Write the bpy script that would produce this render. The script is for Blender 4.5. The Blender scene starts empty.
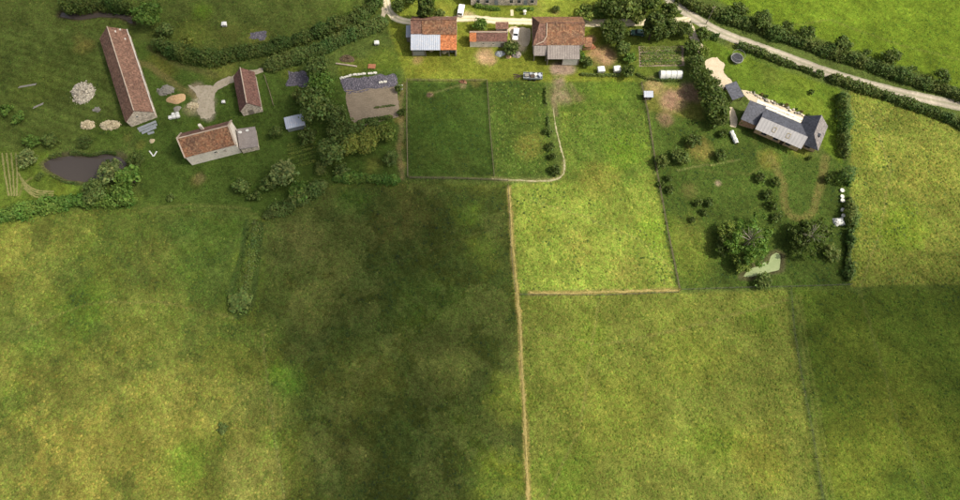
import bpy, bmesh, math, random
import numpy as np

# ------------------------------------------------------------------ camera, sky, sun, exposure
SC = bpy.context.scene
COL = SC.collection
H, TH, F = 160.0, math.radians(70), 640.0           # camera height, depression, focal length in photo pixels
cam = bpy.data.objects.new('camera', bpy.data.cameras.new('camera'))
COL.objects.link(cam)
cam.location = (0, 0, H)
cam.rotation_euler = (math.radians(20), 0, 0)
cam.data.sensor_width = 36.0
cam.data.lens = 36.0 * F / 960.0
cam.data.clip_end = 12000
SC.camera = cam

SUN_EL, SUN_AZ = math.radians(50), math.radians(-5)   # direction towards the sun: from the right
SDIR = (math.cos(SUN_EL) * math.cos(SUN_AZ), math.cos(SUN_EL) * math.sin(SUN_AZ), math.sin(SUN_EL))
world = bpy.data.worlds.new('World'); SC.world = world
world.use_nodes = True
nt = world.node_tree
sky = nt.nodes.new('ShaderNodeTexSky'); sky.sky_type = 'NISHITA'; sky.sun_disc = False
sky.sun_elevation = SUN_EL
sky.sun_rotation = math.pi / 2 - SUN_AZ
sky.dust_density = 6.0; sky.ozone_density = 0.6
bg = nt.nodes['Background']; bg.inputs['Strength'].default_value = 0.13
hsv = nt.nodes.new('ShaderNodeHueSaturation'); hsv.inputs['Saturation'].default_value = 0.45     # sky whitened by broken cloud
nt.links.new(sky.outputs['Color'], hsv.inputs['Color']); nt.links.new(hsv.outputs['Color'], bg.inputs['Color'])
sl = bpy.data.lights.new('sun', 'SUN'); sl.energy = 4.1; sl.angle = math.radians(1.6); sl.color = (1.0, 0.92, 0.76)
sun = bpy.data.objects.new('sun', sl); COL.objects.link(sun)
sun.rotation_euler = (math.pi / 2 - SUN_EL, 0, SUN_AZ + math.pi / 2)
sun.location = (200, 60, 400)
SC.view_settings.view_transform = 'Standard'
SC.view_settings.look = 'None'
SC.view_settings.gamma = 1.0
SC.view_settings.use_curve_mapping = False
SC.view_settings.exposure = 0.50

# ------------------------------------------------------------------ helpers
R = math.radians
def P(px, py, z=0.0):
    """direction of a photo pixel met with the level plane at height z"""
    u = (px - 480) / F; v = (250 - py) / F
    dx, dy, dz = u, math.cos(TH) + v * math.sin(TH), -math.sin(TH) + v * math.cos(TH)
    t = (z - H) / dz
    return (dx * t, dy * t, z)
def ppm(px, py):
    a = P(px - 5, py); b = P(px + 5, py)
    return 10.0 / (b[0] - a[0])

_rt = np.random.RandomState(7).rand(256, 256).astype(np.float64)
def vnoise(x, y, seed=0):
    xi = np.floor(x).astype(np.int64); yi = np.floor(y).astype(np.int64)
    fx = x - xi; fy = y - yi
    fx = fx * fx * (3 - 2 * fx); fy = fy * fy * (3 - 2 * fy)
    o = seed * 37
    a = _rt[(xi + o) % 256, (yi + 3 * o) % 256]; b = _rt[(xi + 1 + o) % 256, (yi + 3 * o) % 256]
    c = _rt[(xi + o) % 256, (yi + 1 + 3 * o) % 256]; d = _rt[(xi + 1 + o) % 256, (yi + 1 + 3 * o) % 256]
    return (a * (1 - fx) + b * fx) * (1 - fy) + (c * (1 - fx) + d * fx) * fy
def fbm(x, y, size, octv=4, seed=0, gain=0.5):
    x = np.asarray(x, float) / size; y = np.asarray(y, float) / size
    s = 0; a = 1.0; t = 0
    for i in range(octv):
        s = s + a * vnoise(x * 2 ** i + 17.3 * i, y * 2 ** i - 9.1 * i, seed + i); t += a; a *= gain
    return s / t
def sstep(a, b, x):
    t = np.clip((x - a) / (b - a), 0, 1)
    return t * t * (3 - 2 * t)

def tag(o, label=None, cat=None, group=None, kind=None):
    if label: o['label'] = label
    if cat: o['category'] = cat
    if group: o['group'] = group
    if kind: o['kind'] = kind
    return o
def empty(name, loc, rz=0.0):
    o = bpy.data.objects.new(name, None); COL.objects.link(o)
    o.location = loc; o.rotation_euler = (0, 0, rz); o.empty_display_size = 0.5
    return o
def link(name, me, parent=None):
    o = bpy.data.objects.new(name, me); COL.objects.link(o)
    if parent is not None: o.parent = parent
    return o
def np_mesh(name, V, Fc, mat, colors=None, smooth=False):
    """V (n,3), Fc (m,k) all faces the same corner count"""
    V = np.asarray(V, np.float32); Fc = np.asarray(Fc, np.int32)
    me = bpy.data.meshes.new(name)
    m, k = Fc.shape
    me.vertices.add(len(V)); me.vertices.foreach_set('co', V.ravel())
    me.loops.add(m * k); me.loops.foreach_set('vertex_index', Fc.ravel())
    me.polygons.add(m)
    me.polygons.foreach_set('loop_start', np.arange(0, m * k, k, dtype=np.int32))
    me.polygons.foreach_set('loop_total', np.full(m, k, np.int32))
    if smooth: me.polygons.foreach_set('use_smooth', np.ones(m, bool))
    me.update(calc_edges=True)
    if colors is not None:
        at = me.color_attributes.new('Col', 'FLOAT_COLOR', 'POINT')
        c = np.ones((len(V), 4), np.float32); c[:, :colors.shape[1]] = colors
        at.data.foreach_set('color', c.ravel())
    me.materials.append(mat)
    return me

class MB:
    """collects shapes, builds them as one mesh"""
    def __init__(s): s.v = []; s.f = []
    def add(s, vs, fs):
        n = len(s.v); s.v += [tuple(p) for p in vs]; s.f += [tuple(i + n for i in f) for f in fs]; return s
    def box(s, x0, x1, y0, y1, z0, z1):
        return s.add([(x0,y0,z0),(x1,y0,z0),(x1,y1,z0),(x0,y1,z0),(x0,y0,z1),(x1,y0,z1),(x1,y1,z1),(x0,y1,z1)],
                     [(3,2,1,0),(4,5,6,7),(0,1,5,4),(1,2,6,5),(2,3,7,6),(3,0,4,7)])
    def prism(s, base, z0, z1):
        n = len(base)
        zs1 = z1 if hasattr(z1, '__len__') else [z1] * n
        vs = [(p[0], p[1], z0) for p in base] + [(p[0], p[1], zs1[i]) for i, p in enumerate(base)]
        fs = [tuple(range(n - 1, -1, -1)), tuple(range(n, 2 * n))] + [(i, (i + 1) % n, n + (i + 1) % n, n + i) for i in range(n)]
        return s.add(vs, fs)
    def extr_y(s, prof, y0, y1):
        """profile in xz, extruded along y"""
        n = len(prof)
        vs = [(p[0], y0, p[1]) for p in prof] + [(p[0], y1, p[1]) for p in prof]
        fs = [tuple(range(n)), tuple(range(2 * n - 1, n - 1, -1))] + [(i, n + i, n + (i + 1) % n, (i + 1) % n) for i in range(n)]
        return s.add(vs, fs)
    def tube(s, pts, rads, seg=6):
        pts = [np.array(p, float) for p in pts]; rings = []
        for i, p in enumerate(pts):
            d = pts[min(i + 1, len(pts) - 1)] - pts[max(i - 1, 0)]
            d = d / (np.linalg.norm(d) + 1e-9)
            a = np.cross(d, (0, 0, 1.0)) if abs(d[2]) < 0.9 else np.cross(d, (1.0, 0, 0))
            a /= np.linalg.norm(a); b = np.cross(d, a)
            rings.append([p + rads[i] * (math.cos(2*math.pi*k/seg) * a + math.sin(2*math.pi*k/seg) * b) for k in range(seg)])
        vs = [v for r in rings for v in r]; fs = []
        for i in range(len(pts) - 1):
            for k in range(seg):
                fs.append((i*seg+k, i*seg+(k+1)%seg, (i+1)*seg+(k+1)%seg, (i+1)*seg+k))
        fs.append(tuple(range(seg - 1, -1, -1))); fs.append(tuple((len(pts)-1)*seg + k for k in range(seg)))
        return s.add(vs, fs)
    def mesh(s, name, mat, bevel=0, smooth=False):
        me = bpy.data.meshes.new(name); me.from_pydata([tuple(map(float, v)) for v in s.v], [], s.f); 
        bm = bmesh.new(); bm.from_mesh(me)
        bmesh.ops.recalc_face_normals(bm, faces=bm.faces)
        if bevel: bmesh.ops.bevel(bm, geom=list(bm.edges), offset=bevel, segments=2, affect='EDGES', clamp_overlap=True)
        if smooth:
            for f in bm.faces: f.smooth = True
        bm.to_mesh(me); bm.free()
        me.materials.append(mat); return me
    def build(s, name, mat, parent=None, bevel=0, smooth=False):
        return link(name, s.mesh(name, mat, bevel, smooth), parent)

# ------------------------------------------------------------------ materials
def _new(name):
    m = bpy.data.materials.new(name); m.use_nodes = True
    n = m.node_tree; b = n.nodes['Principled BSDF']
    b.inputs['Specular IOR Level'].default_value = 0.2
    return m, n, b
def _mix(n, f, a, b, typ='MIX'):
    x = n.nodes.new('ShaderNodeMix'); x.data_type = 'RGBA'; x.blend_type = typ
    for sock, val in ((x.inputs[0], f), (x.inputs[6], a), (x.inputs[7], b)):
        if isinstance(val, bpy.types.NodeSocket): n.links.new(val, sock)
        elif isinstance(val, (int, float)): sock.default_value = val
        else: sock.default_value = (*val, 1)
    return x.outputs[2]
def _noise(n, vec, scale, detail=4, rough=0.6):
    t = n.nodes.new('ShaderNodeTexNoise'); t.inputs['Scale'].default_value = scale
    t.inputs['Detail'].default_value = detail; t.inputs['Roughness'].default_value = rough
    n.links.new(vec, t.inputs['Vector']); return t.outputs['Fac']
def _ramp(n, f, lo, hi):
    r = n.nodes.new('ShaderNodeMapRange'); r.inputs['From Min'].default_value = lo; r.inputs['From Max'].default_value = hi
    n.links.new(f, r.inputs['Value']); return r.outputs['Result']
def mat(name, c1, c2=None, scale=1.2, c3=None, scale3=6.0, rough=0.85, spec=0.2, bump=0.0, bscale=8.0, tile=0.0, metal=0.0, attr=False):
    m, n, b = _new(name)
    tc = n.nodes.new('ShaderNodeTexCoord'); vec = tc.outputs['Object']
    if c2 is None: c2 = tuple(x * 0.75 for x in c1)
    col = _mix(n, _ramp(n, _noise(n, vec, scale), 0.32, 0.68), c1, c2)
    if c3: col = _mix(n, _ramp(n, _noise(n, vec, scale3, 3), 0.50, 0.72), col, c3)
    if tile:                                        # every tile its own tone
        sn = n.nodes.new('ShaderNodeVectorMath'); sn.operation = 'SNAP'; sn.inputs[1].default_value = (tile, tile, tile)
        n.links.new(vec, sn.inputs[0])
        wn = n.nodes.new('ShaderNodeTexWhiteNoise'); n.links.new(sn.outputs[0], wn.inputs['Vector'])
        v = _ramp(n, wn.outputs['Value'], -0.9, 1.6)
        cc = n.nodes.new('ShaderNodeCombineColor'); [n.links.new(v, cc.inputs[i]) for i in range(3)]
        col = _mix(n, 1.0, col, cc.outputs[0], 'MULTIPLY'); col = _mix(n, 1.0, col, (1.75, 1.75, 1.75), 'MULTIPLY')
    if attr:
        at = n.nodes.new('ShaderNodeAttribute'); at.attribute_name = 'Col'; col = _mix(n, 1.0, col, at.outputs['Color'], 'MULTIPLY')
    n.links.new(col, b.inputs['Base Color'])
    b.inputs['Roughness'].default_value = rough; b.inputs['Metallic'].default_value = metal
    b.inputs['Specular IOR Level'].default_value = spec
    if bump:
        bn = n.nodes.new('ShaderNodeBump'); bn.inputs['Distance'].default_value = bump; bn.inputs['Strength'].default_value = 1.0
        n.links.new(_noise(n, vec, bscale, 5), bn.inputs['Height']); n.links.new(bn.outputs[0], b.inputs['Normal'])
    return m

def leaf_material():
    m, n, b = _new('leaves')
    at = n.nodes.new('ShaderNodeAttribute'); at.attribute_name = 'Col'
    oi = n.nodes.new('ShaderNodeObjectInfo')
    col = _mix(n, 1.0, at.outputs['Color'], oi.outputs['Color'], 'MULTIPLY')
    n.links.new(col, b.inputs['Base Color']); b.inputs['Roughness'].default_value = 0.6
    b.inputs['Specular IOR Level'].default_value = 0.15
    tr = n.nodes.new('ShaderNodeBsdfTranslucent')
    n.links.new(_mix(n, 1.0, col, (1.1, 1.25, 0.6), 'MULTIPLY'), tr.inputs['Color'])
    mx = n.nodes.new('ShaderNodeMixShader'); mx.inputs[0].default_value = 0.4
    n.links.new(b.outputs[0], mx.inputs[1]); n.links.new(tr.outputs[0], mx.inputs[2])
    n.links.new(mx.outputs[0], n.nodes['Material Output'].inputs['Surface'])
    return m
def ground_material():
    m, n, b = _new('grassland')
    at = n.nodes.new('ShaderNodeAttribute'); at.attribute_name = 'Col'
    tc = n.nodes.new('ShaderNodeTexCoord'); vec = tc.outputs['Object']
    col = at.outputs['Color']
    n1 = _noise(n, vec, 0.22, 6, 0.62); n2 = _noise(n, vec, 0.9, 5, 0.7); n3 = _noise(n, vec, 3.2, 3, 0.7)
    def mul(c, f, lo, hi, lov, hiv):
        r = n.nodes.new('ShaderNodeMapRange'); r.inputs['From Min'].default_value = lo; r.inputs['From Max'].default_value = hi
        r.inputs['To Min'].default_value = lov; r.inputs['To Max'].default_value = hiv; n.links.new(f, r.inputs['Value'])
        v = n.nodes.new('ShaderNodeVectorMath'); v.operation = 'SCALE'; n.links.new(c, v.inputs[0]); n.links.new(r.outputs['Result'], v.inputs['Scale'])
        return v.outputs[0]
    col = mul(col, n1, 0.3, 0.7, 0.88, 1.12)
    col = mul(col, n2, 0.3, 0.7, 0.58, 1.42)
    col = mul(col, n3, 0.28, 0.72, 0.48, 1.54)
    n4 = _noise(n, vec, 0.5, 6, 0.75)
    warm = _mix(n, 1.0, col, (1.12, 1.0, 1.05), 'MULTIPLY')
    col = _mix(n, _ramp(n, n4, 0.42, 0.66), col, warm)
    n.links.new(col, b.inputs['Base Color']); b.inputs['Roughness'].default_value = 0.95
    b.inputs['Specular IOR Level'].default_value = 0.05
    bn = n.nodes.new('ShaderNodeBump'); bn.inputs['Distance'].default_value = 0.16; bn.inputs['Strength'].default_value = 0.8
    n.links.new(n2, bn.inputs['Height'])
    bn2 = n.nodes.new('ShaderNodeBump'); bn2.inputs['Distance'].default_value = 0.2; bn2.inputs['Strength'].default_value = 0.8
    n.links.new(n3, bn2.inputs['Height']); n.links.new(bn.outputs[0], bn2.inputs['Normal'])
    n.links.new(bn2.outputs[0], b.inputs['Normal'])
    return m
def tuft_material():
    m, n, b = _new('grass_tufts')
    at = n.nodes.new('ShaderNodeAttribute'); at.attribute_name = 'Col'
    n.links.new(at.outputs['Color'], b.inputs['Base Color']); b.inputs['Roughness'].default_value = 0.9
    b.inputs['Specular IOR Level'].default_value = 0.05
    return m
def water_material(name, c, rough=0.08, c2=None):
    m, n, b = _new(name)
    tc = n.nodes.new('ShaderNodeTexCoord')
    if c2: n.links.new(_mix(n, _ramp(n, _noise(n, tc.outputs['Object'], 0.8, 5, 0.7), 0.35, 0.65), c, c2), b.inputs['Base Color'])
    else: b.inputs['Base Color'].default_value = (*c, 1)
    b.inputs['Roughness'].default_value = rough; b.inputs['Specular IOR Level'].default_value = 0.5
    bn = n.nodes.new('ShaderNodeBump'); bn.inputs['Distance'].default_value = 0.01
    n.links.new(_noise(n, tc.outputs['Object'], 2.5, 3), bn.inputs['Height']); n.links.new(bn.outputs[0], b.inputs['Normal'])
    return m

M = {}
M['ground'] = ground_material(); M['leaf'] = leaf_material(); M['tuft'] = tuft_material()
M['bark'] = mat('bark', (0.10, 0.075, 0.055), (0.05, 0.04, 0.03), 4, rough=0.95, bump=0.02)
M['palebark'] = mat('pale_bark', (0.30, 0.265, 0.22), (0.17, 0.145, 0.12), 2, rough=0.9)
M['tile_old'] = mat('old_clay_tiles', (0.200, 0.090, 0.046), (0.105, 0.060, 0.040), 0.45, (0.24, 0.16, 0.09), 2.2, tile=0.42, bump=0.06, bscale=4)
M['tile_brown'] = mat('brown_clay_tiles', (0.155, 0.078, 0.055), (0.105, 0.058, 0.045), 0.6, (0.19, 0.12, 0.085), 2.0, tile=0.42, bump=0.05, bscale=4)
M['tile_barn'] = mat('barn_clay_tiles', (0.175, 0.095, 0.065), (0.125, 0.072, 0.052), 0.3, (0.21, 0.13, 0.09), 1.6, tile=0.4, bump=0.04, bscale=4)
M['tile_red'] = mat('dark_red_tiles', (0.140, 0.068, 0.052), (0.105, 0.055, 0.045), 0.6, (0.17, 0.105, 0.08), 2, tile=0.4, bump=0.04, bscale=4)
M['tile_orange'] = mat('orange_tiles', (0.36, 0.12, 0.045), (0.28, 0.095, 0.04), 0.8, (0.32, 0.17, 0.08), 3, tile=0.4, bump=0.04, bscale=4)
M['mortar'] = mat('pale_mortar', (0.42, 0.34, 0.26), (0.30, 0.24, 0.19), 1.0, rough=0.9)
M['stone'] = mat('rubble_stone_wall', (0.56, 0.48, 0.38), (0.42, 0.36, 0.29), 1.0, (0.30, 0.26, 0.21), 3.5, bump=0.06, bscale=5, tile=0.35)
M['render'] = mat('pale_lime_render', (0.66, 0.60, 0.51), (0.54, 0.49, 0.42), 0.5, (0.42, 0.38, 0.33), 2.0, bump=0.03, bscale=3)
M['palestone'] = mat('pale_pinkish_stone', (0.60, 0.52, 0.44), (0.47, 0.40, 0.34), 0.8, (0.36, 0.31, 0.26), 2.5, bump=0.05, bscale=5, tile=0.35)
M['brick'] = mat('warm_brick', (0.42, 0.25, 0.15), (0.34, 0.20, 0.12), 2, tile=0.3, bump=0.02)
M['timber_tan'] = mat('tan_cladding', (0.52, 0.36, 0.20), (0.44, 0.30, 0.16), 1.0, tile=0.3)
M['slate'] = mat('dark_slate', (0.054, 0.058, 0.076), (0.043, 0.046, 0.060), 0.7, (0.07, 0.07, 0.085), 3, rough=0.6, tile=0.4, spec=0.35)
M['slate_old'] = mat('brownish_slate', (0.14, 0.128, 0.125), (0.11, 0.10, 0.10), 0.7, (0.17, 0.15, 0.14), 3, rough=0.65, tile=0.4, spec=0.3)
M['zinc'] = mat('pale_zinc', (0.36, 0.345, 0.345), (0.31, 0.30, 0.30), 0.5, rough=0.5, spec=0.4)
M['whitemetal'] = mat('white_sheet_metal', (0.30, 0.33, 0.39), (0.26, 0.285, 0.34), 0.4, (0.36, 0.35, 0.36), 1.5, rough=0.5, spec=0.35)
M['fibro'] = mat('weathered_fibre_cement', (0.20, 0.175, 0.16), (0.15, 0.13, 0.12), 0.6, (0.25, 0.22, 0.20), 2.5, rough=0.95, bump=0.03)
M['darkwood'] = mat('dark_timber', (0.07, 0.05, 0.035), (0.04, 0.03, 0.022), 3)
M['greywood'] = mat('grey_timber', (0.22, 0.19, 0.15), (0.15, 0.125, 0.10), 3)
M['post'] = mat('fence_timber', (0.16, 0.125, 0.085), (0.10, 0.08, 0.055), 5)
M['wire'] = mat('fence_wire', (0.12, 0.115, 0.10), rough=0.6, metal=0.3)
M['asphalt'] = mat('worn_road', (0.30, 0.265, 0.215), (0.23, 0.205, 0.165), 0.25, (0.36, 0.32, 0.26), 1.2, rough=0.95, bump=0.02, attr=True)
M['gravel'] = mat('pale_gravel', (0.52, 0.45, 0.33), (0.42, 0.36, 0.26), 0.35, (0.58, 0.51, 0.39), 2.0, rough=0.95, bump=0.03, bscale=10, attr=True)
M['dirt'] = mat('dry_dirt', (0.34, 0.295, 0.225), (0.26, 0.22, 0.16), 0.5, (0.20, 0.18, 0.11), 1.6, rough=0.95, bump=0.03)
M['limestone'] = mat('white_limestone_gravel', (0.44, 0.37, 0.27), (0.33, 0.275, 0.19), 0.6, (0.52, 0.45, 0.34), 3, rough=0.95, bump=0.04, bscale=9)
M['drygrass'] = mat('dry_mown_grass', (0.30, 0.23, 0.085), (0.20, 0.165, 0.055), 1.6, (0.11, 0.125, 0.03), 2.2, rough=0.95, bump=0.06, bscale=5)
M['soil'] = mat('tilled_soil', (0.190, 0.152, 0.108), (0.140, 0.113, 0.078), 0.35, (0.225, 0.18, 0.13), 3, rough=1, bump=0.05, bscale=6)
M['tarp_violet'] = mat('violet_grey_weed_sheet', (0.085, 0.077, 0.095), (0.035, 0.035, 0.043), 1.6, (0.26, 0.23, 0.26), 3.0, rough=0.7, bump=0.08, bscale=4)
M['white'] = mat('white_plastic', (0.60, 0.60, 0.57), (0.48, 0.48, 0.45), 2, rough=0.5)
M['offwhite'] = mat('off_white_sheet', (0.58, 0.56, 0.50), (0.46, 0.44, 0.38), 1.5, rough=0.7, bump=0.05)
M['straw'] = mat('pale_straw', (0.50, 0.43, 0.29), (0.36, 0.30, 0.19), 2, (0.22, 0.17, 0.10), 4, rough=1, bump=0.1)
M['rubble'] = mat('pale_rubble', (0.46, 0.41, 0.33), (0.30, 0.27, 0.21), 3, (0.16, 0.15, 0.11), 6, rough=1, bump=0.1, tile=0.3)
M['sand'] = mat('tan_sand', (0.42, 0.28, 0.15), (0.36, 0.24, 0.13), 1.5, rough=1, bump=0.04)
M['greystone'] = mat('grey_gravel_heap', (0.22, 0.205, 0.175), (0.17, 0.16, 0.14), 2, (0.12, 0.12, 0.09), 5, rough=1, bump=0.06)
M['orange'] = mat('orange_paint', (0.36, 0.15, 0.08), (0.28, 0.12, 0.065), 3, rough=0.7)
M['metalgrey'] = mat('galvanised_steel', (0.34, 0.36, 0.38), (0.25, 0.27, 0.29), 2, rough=0.5, metal=0.4)
M['carwhite'] = mat('white_car_paint', (0.78, 0.78, 0.77), (0.76, 0.76, 0.75), 1, rough=0.25, spec=0.5)
M['cargreen'] = mat('dark_green_car_paint', (0.03, 0.07, 0.06), (0.03, 0.065, 0.055), 1, rough=0.25, spec=0.5)
M['tyre'] = mat('tyre_rubber', (0.02, 0.02, 0.02))
M['rim'] = mat('wheel_rim', (0.35, 0.35, 0.36), rough=0.4, metal=0.6)
M['lamp'] = mat('lamp_lens', (0.6, 0.6, 0.58), rough=0.2)
M['redlamp'] = mat('red_lens', (0.35, 0.02, 0.02), rough=0.25)
M['pane'] = mat('window_glass', (0.025, 0.03, 0.035), (0.02, 0.022, 0.028), 1, rough=0.08, spec=0.6)
M['tramp'] = mat('black_trampoline_mat', (0.035, 0.036, 0.042), rough=0.6)
M['netpole'] = mat('padded_grey_pole', (0.22, 0.22, 0.21))
M['pond'] = water_material('pond_water', (0.050, 0.041, 0.035), 0.05)
M['algae'] = water_material('algae_water', (0.185, 0.225, 0.085), 0.55, (0.14, 0.19, 0.06))
M['poly'] = mat('white_polythene', (0.56, 0.56, 0.53), (0.44, 0.45, 0.42), 1.2, rough=0.4, spec=0.4)
M['blue'] = mat('faded_blue_sheet', (0.27, 0.29, 0.31), (0.2, 0.215, 0.23), 3, rough=0.6)
M['brush'] = mat('brown_brushwood', (0.11, 0.075, 0.045), (0.06, 0.055, 0.03), 2.5, (0.17, 0.10, 0.06), 5, rough=1, bump=0.15, tile=0.25)
M['hay'] = mat('raked_hay', (0.20, 0.175, 0.07), (0.12, 0.13, 0.04), 1.5, (0.09, 0.11, 0.03), 3, rough=1, bump=0.08)
M['pathgravel'] = mat('worn_pale_path', (0.30, 0.265, 0.17), (0.20, 0.19, 0.09), 0.8, (0.10, 0.12, 0.035), 1.6, rough=1, bump=0.03)
M['curtain'] = mat('shutter_blue', (0.25, 0.27, 0.29), rough=0.7)

# ------------------------------------------------------------------ the ground
def poly_w(pts): return np.array([P(*p)[:2] for p in pts])
def sdist(x, y, poly):
    """signed distance in metres to a world polygon, negative inside"""
    x = np.asarray(x); y = np.asarray(y)
    d = np.full(x.shape, 1e9); ins = np.zeros(x.shape, bool); n = len(poly)
    for i in range(n):
        ax, ay = poly[i]; bx, by = poly[(i + 1) % n]
        ex, ey = bx - ax, by - ay
        t = np.clip(((x - ax) * ex + (y - ay) * ey) / (ex * ex + ey * ey + 1e-9), 0, 1)
        d = np.minimum(d, (x - ax - t * ex) ** 2 + (y - ay - t * ey) ** 2)
        c = (ay > y) != (by > y)
        with np.errstate(divide='ignore', invalid='ignore'):
            xi = ax + (y - ay) * ex / (ey if abs(ey) > 1e-9 else 1e-9)
        ins ^= c & (x < xi)
    d = np.sqrt(d)
    return np.where(ins, -d, d)
def ldist(x, y, line):
    x = np.asarray(x); d = np.full(x.shape, 1e9)
    for i in range(len(line) - 1):
        ax, ay = line[i]; bx, by = line[i + 1]; ex, ey = bx - ax, by - ay
        t = np.clip(((x - ax) * ex + (y - ay) * ey) / (ex * ex + ey * ey + 1e-9), 0, 1)
        d = np.minimum(d, (x - ax - t * ex) ** 2 + (y - ay - t * ey) ** 2)
    return np.sqrt(d)

POND_BROWN = [(42,163),(52,157),(70,155),(90,156),(105,153),(120,156),(127,163),(122,172),(112,178),(98,182),(82,182),(66,180),(52,173),(44,168)]
POND_GREEN = [(742,277),(747,271),(753,266.5),(761,265),(764.5,260),(768,264),(771,255),(777,251.5),(781.5,255),(780.5,270),(768,273),(752,277)]
STREAM = [(60,14),(80,17),(100,14),(120,15),(133,21)]
DITCH = [(788,286),(791,320),(798,370),(808,420),(820,500),(828,560)]

FIELDS = [  # pixel outline, colour, edge softness (m), tussock density
    ([(-80,-80),(420,-80),(388,22),(262,68),(150,42),(60,28),(-80,40)], (0.048,0.060,0.019), 4, 0.5),
    ([(-80,40),(60,28),(110,60),(140,135),(60,150),(-80,150)], (0.048,0.062,0.019), 4, 0.3),
    ([(130,40),(262,70),(330,75),(400,60),(400,185),(262,215),(140,210),(135,130)], (0.040,0.060,0.016), 3, 0.25),
    ([(-80,150),(50,150),(60,180),(140,200),(-80,225)], (0.060,0.082,0.018), 3, 0.2),
    ([(-80,237),(0,224),(60,211),(140,208),(255,222),(262,214),(330,184),(405,184),(508,184),(512,250),(524,380),(527,500),(535,620),(-80,620)], (0.066,0.074,0.020), 1.2, 0.9),
    ([(258,222),(330,184),(405,184),(508,184),(512,250),(524,380),(530,620),(290,620),(312,450),(296,380),(262,310)], (0.030,0.038,0.011), 5, 0.7),  # middle meadow grass, its colour also darkened to deepen the cloud's shade
    ([(150,214),(255,218),(260,290),(236,322),(210,292),(185,255)], (0.036,0.056,0.014), 7, 0.5),
    ([(388,22),(545,18),(620,26),(640,84),(545,82),(405,80),(398,60)], (0.092,0.100,0.020), 2.0, 0.3),
    ([(392,18),(392,-60),(640,-60),(620,20)], (0.105,0.120,0.024), 2.0, 0.2),
    ([(600,-60),(690,-60),(700,40),(640,84),(600,60)], (0.055,0.070,0.016), 2.0, 0.2),
    ([(408,82),(487,82),(494,176),(408,177)], (0.027,0.043,0.011), 1.4, 0.4),
    ([(489,82),(545,82),(556,175),(496,177)], (0.038,0.055,0.014), 0.8, 0.8),
    ([(556,82),(645,82),(648,112),(560,114),(556,100)], (0.052,0.074,0.017), 1.0, 0.5),
    ([(511,184),(560,181),(566,165),(560,112),(648,110),(677,289),(530,291),(515,291)], (0.116,0.134,0.034), 1.2, 1.1),
    ([(562,112),(648,111),(659,175),(620,190),(568,180),(566,160)], (0.060,0.082,0.020), 9, 1.0),
    ([(517,296),(678,293),(788,290),(800,370),(820,500),(828,620),(535,620),(527,500)], (0.088,0.096,0.027), 1.2, 0.9),
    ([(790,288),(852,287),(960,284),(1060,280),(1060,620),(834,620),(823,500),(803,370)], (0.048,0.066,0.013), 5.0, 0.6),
    ([(849,88),(960,124),(1060,158),(1060,281),(960,284),(851,286)], (0.104,0.108,0.030), 1.0, 1.4),
    ([(690,-60),(1060,-60),(1060,120),(960,88),(887,62),(807,34),(740,12),(700,-8)], (0.076,0.108,0.014), 2.0, 0.35),
    ([(650,102),(700,110),(742,125),(800,155),(848,160),(851,285),(679,289),(660,190)], (0.036,0.052,0.014), 1.0, 0.7),
    ([(700,36),(757,56),(842,90),(842,165),(824,150),(812,125),(745,92),(712,62)], (0.060,0.088,0.014), 1.2, 0.2),
    ([(640,84),(700,84),(705,120),(650,112)], (0.085,0.085,0.026), 2.0, 0.3),
]
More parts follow.
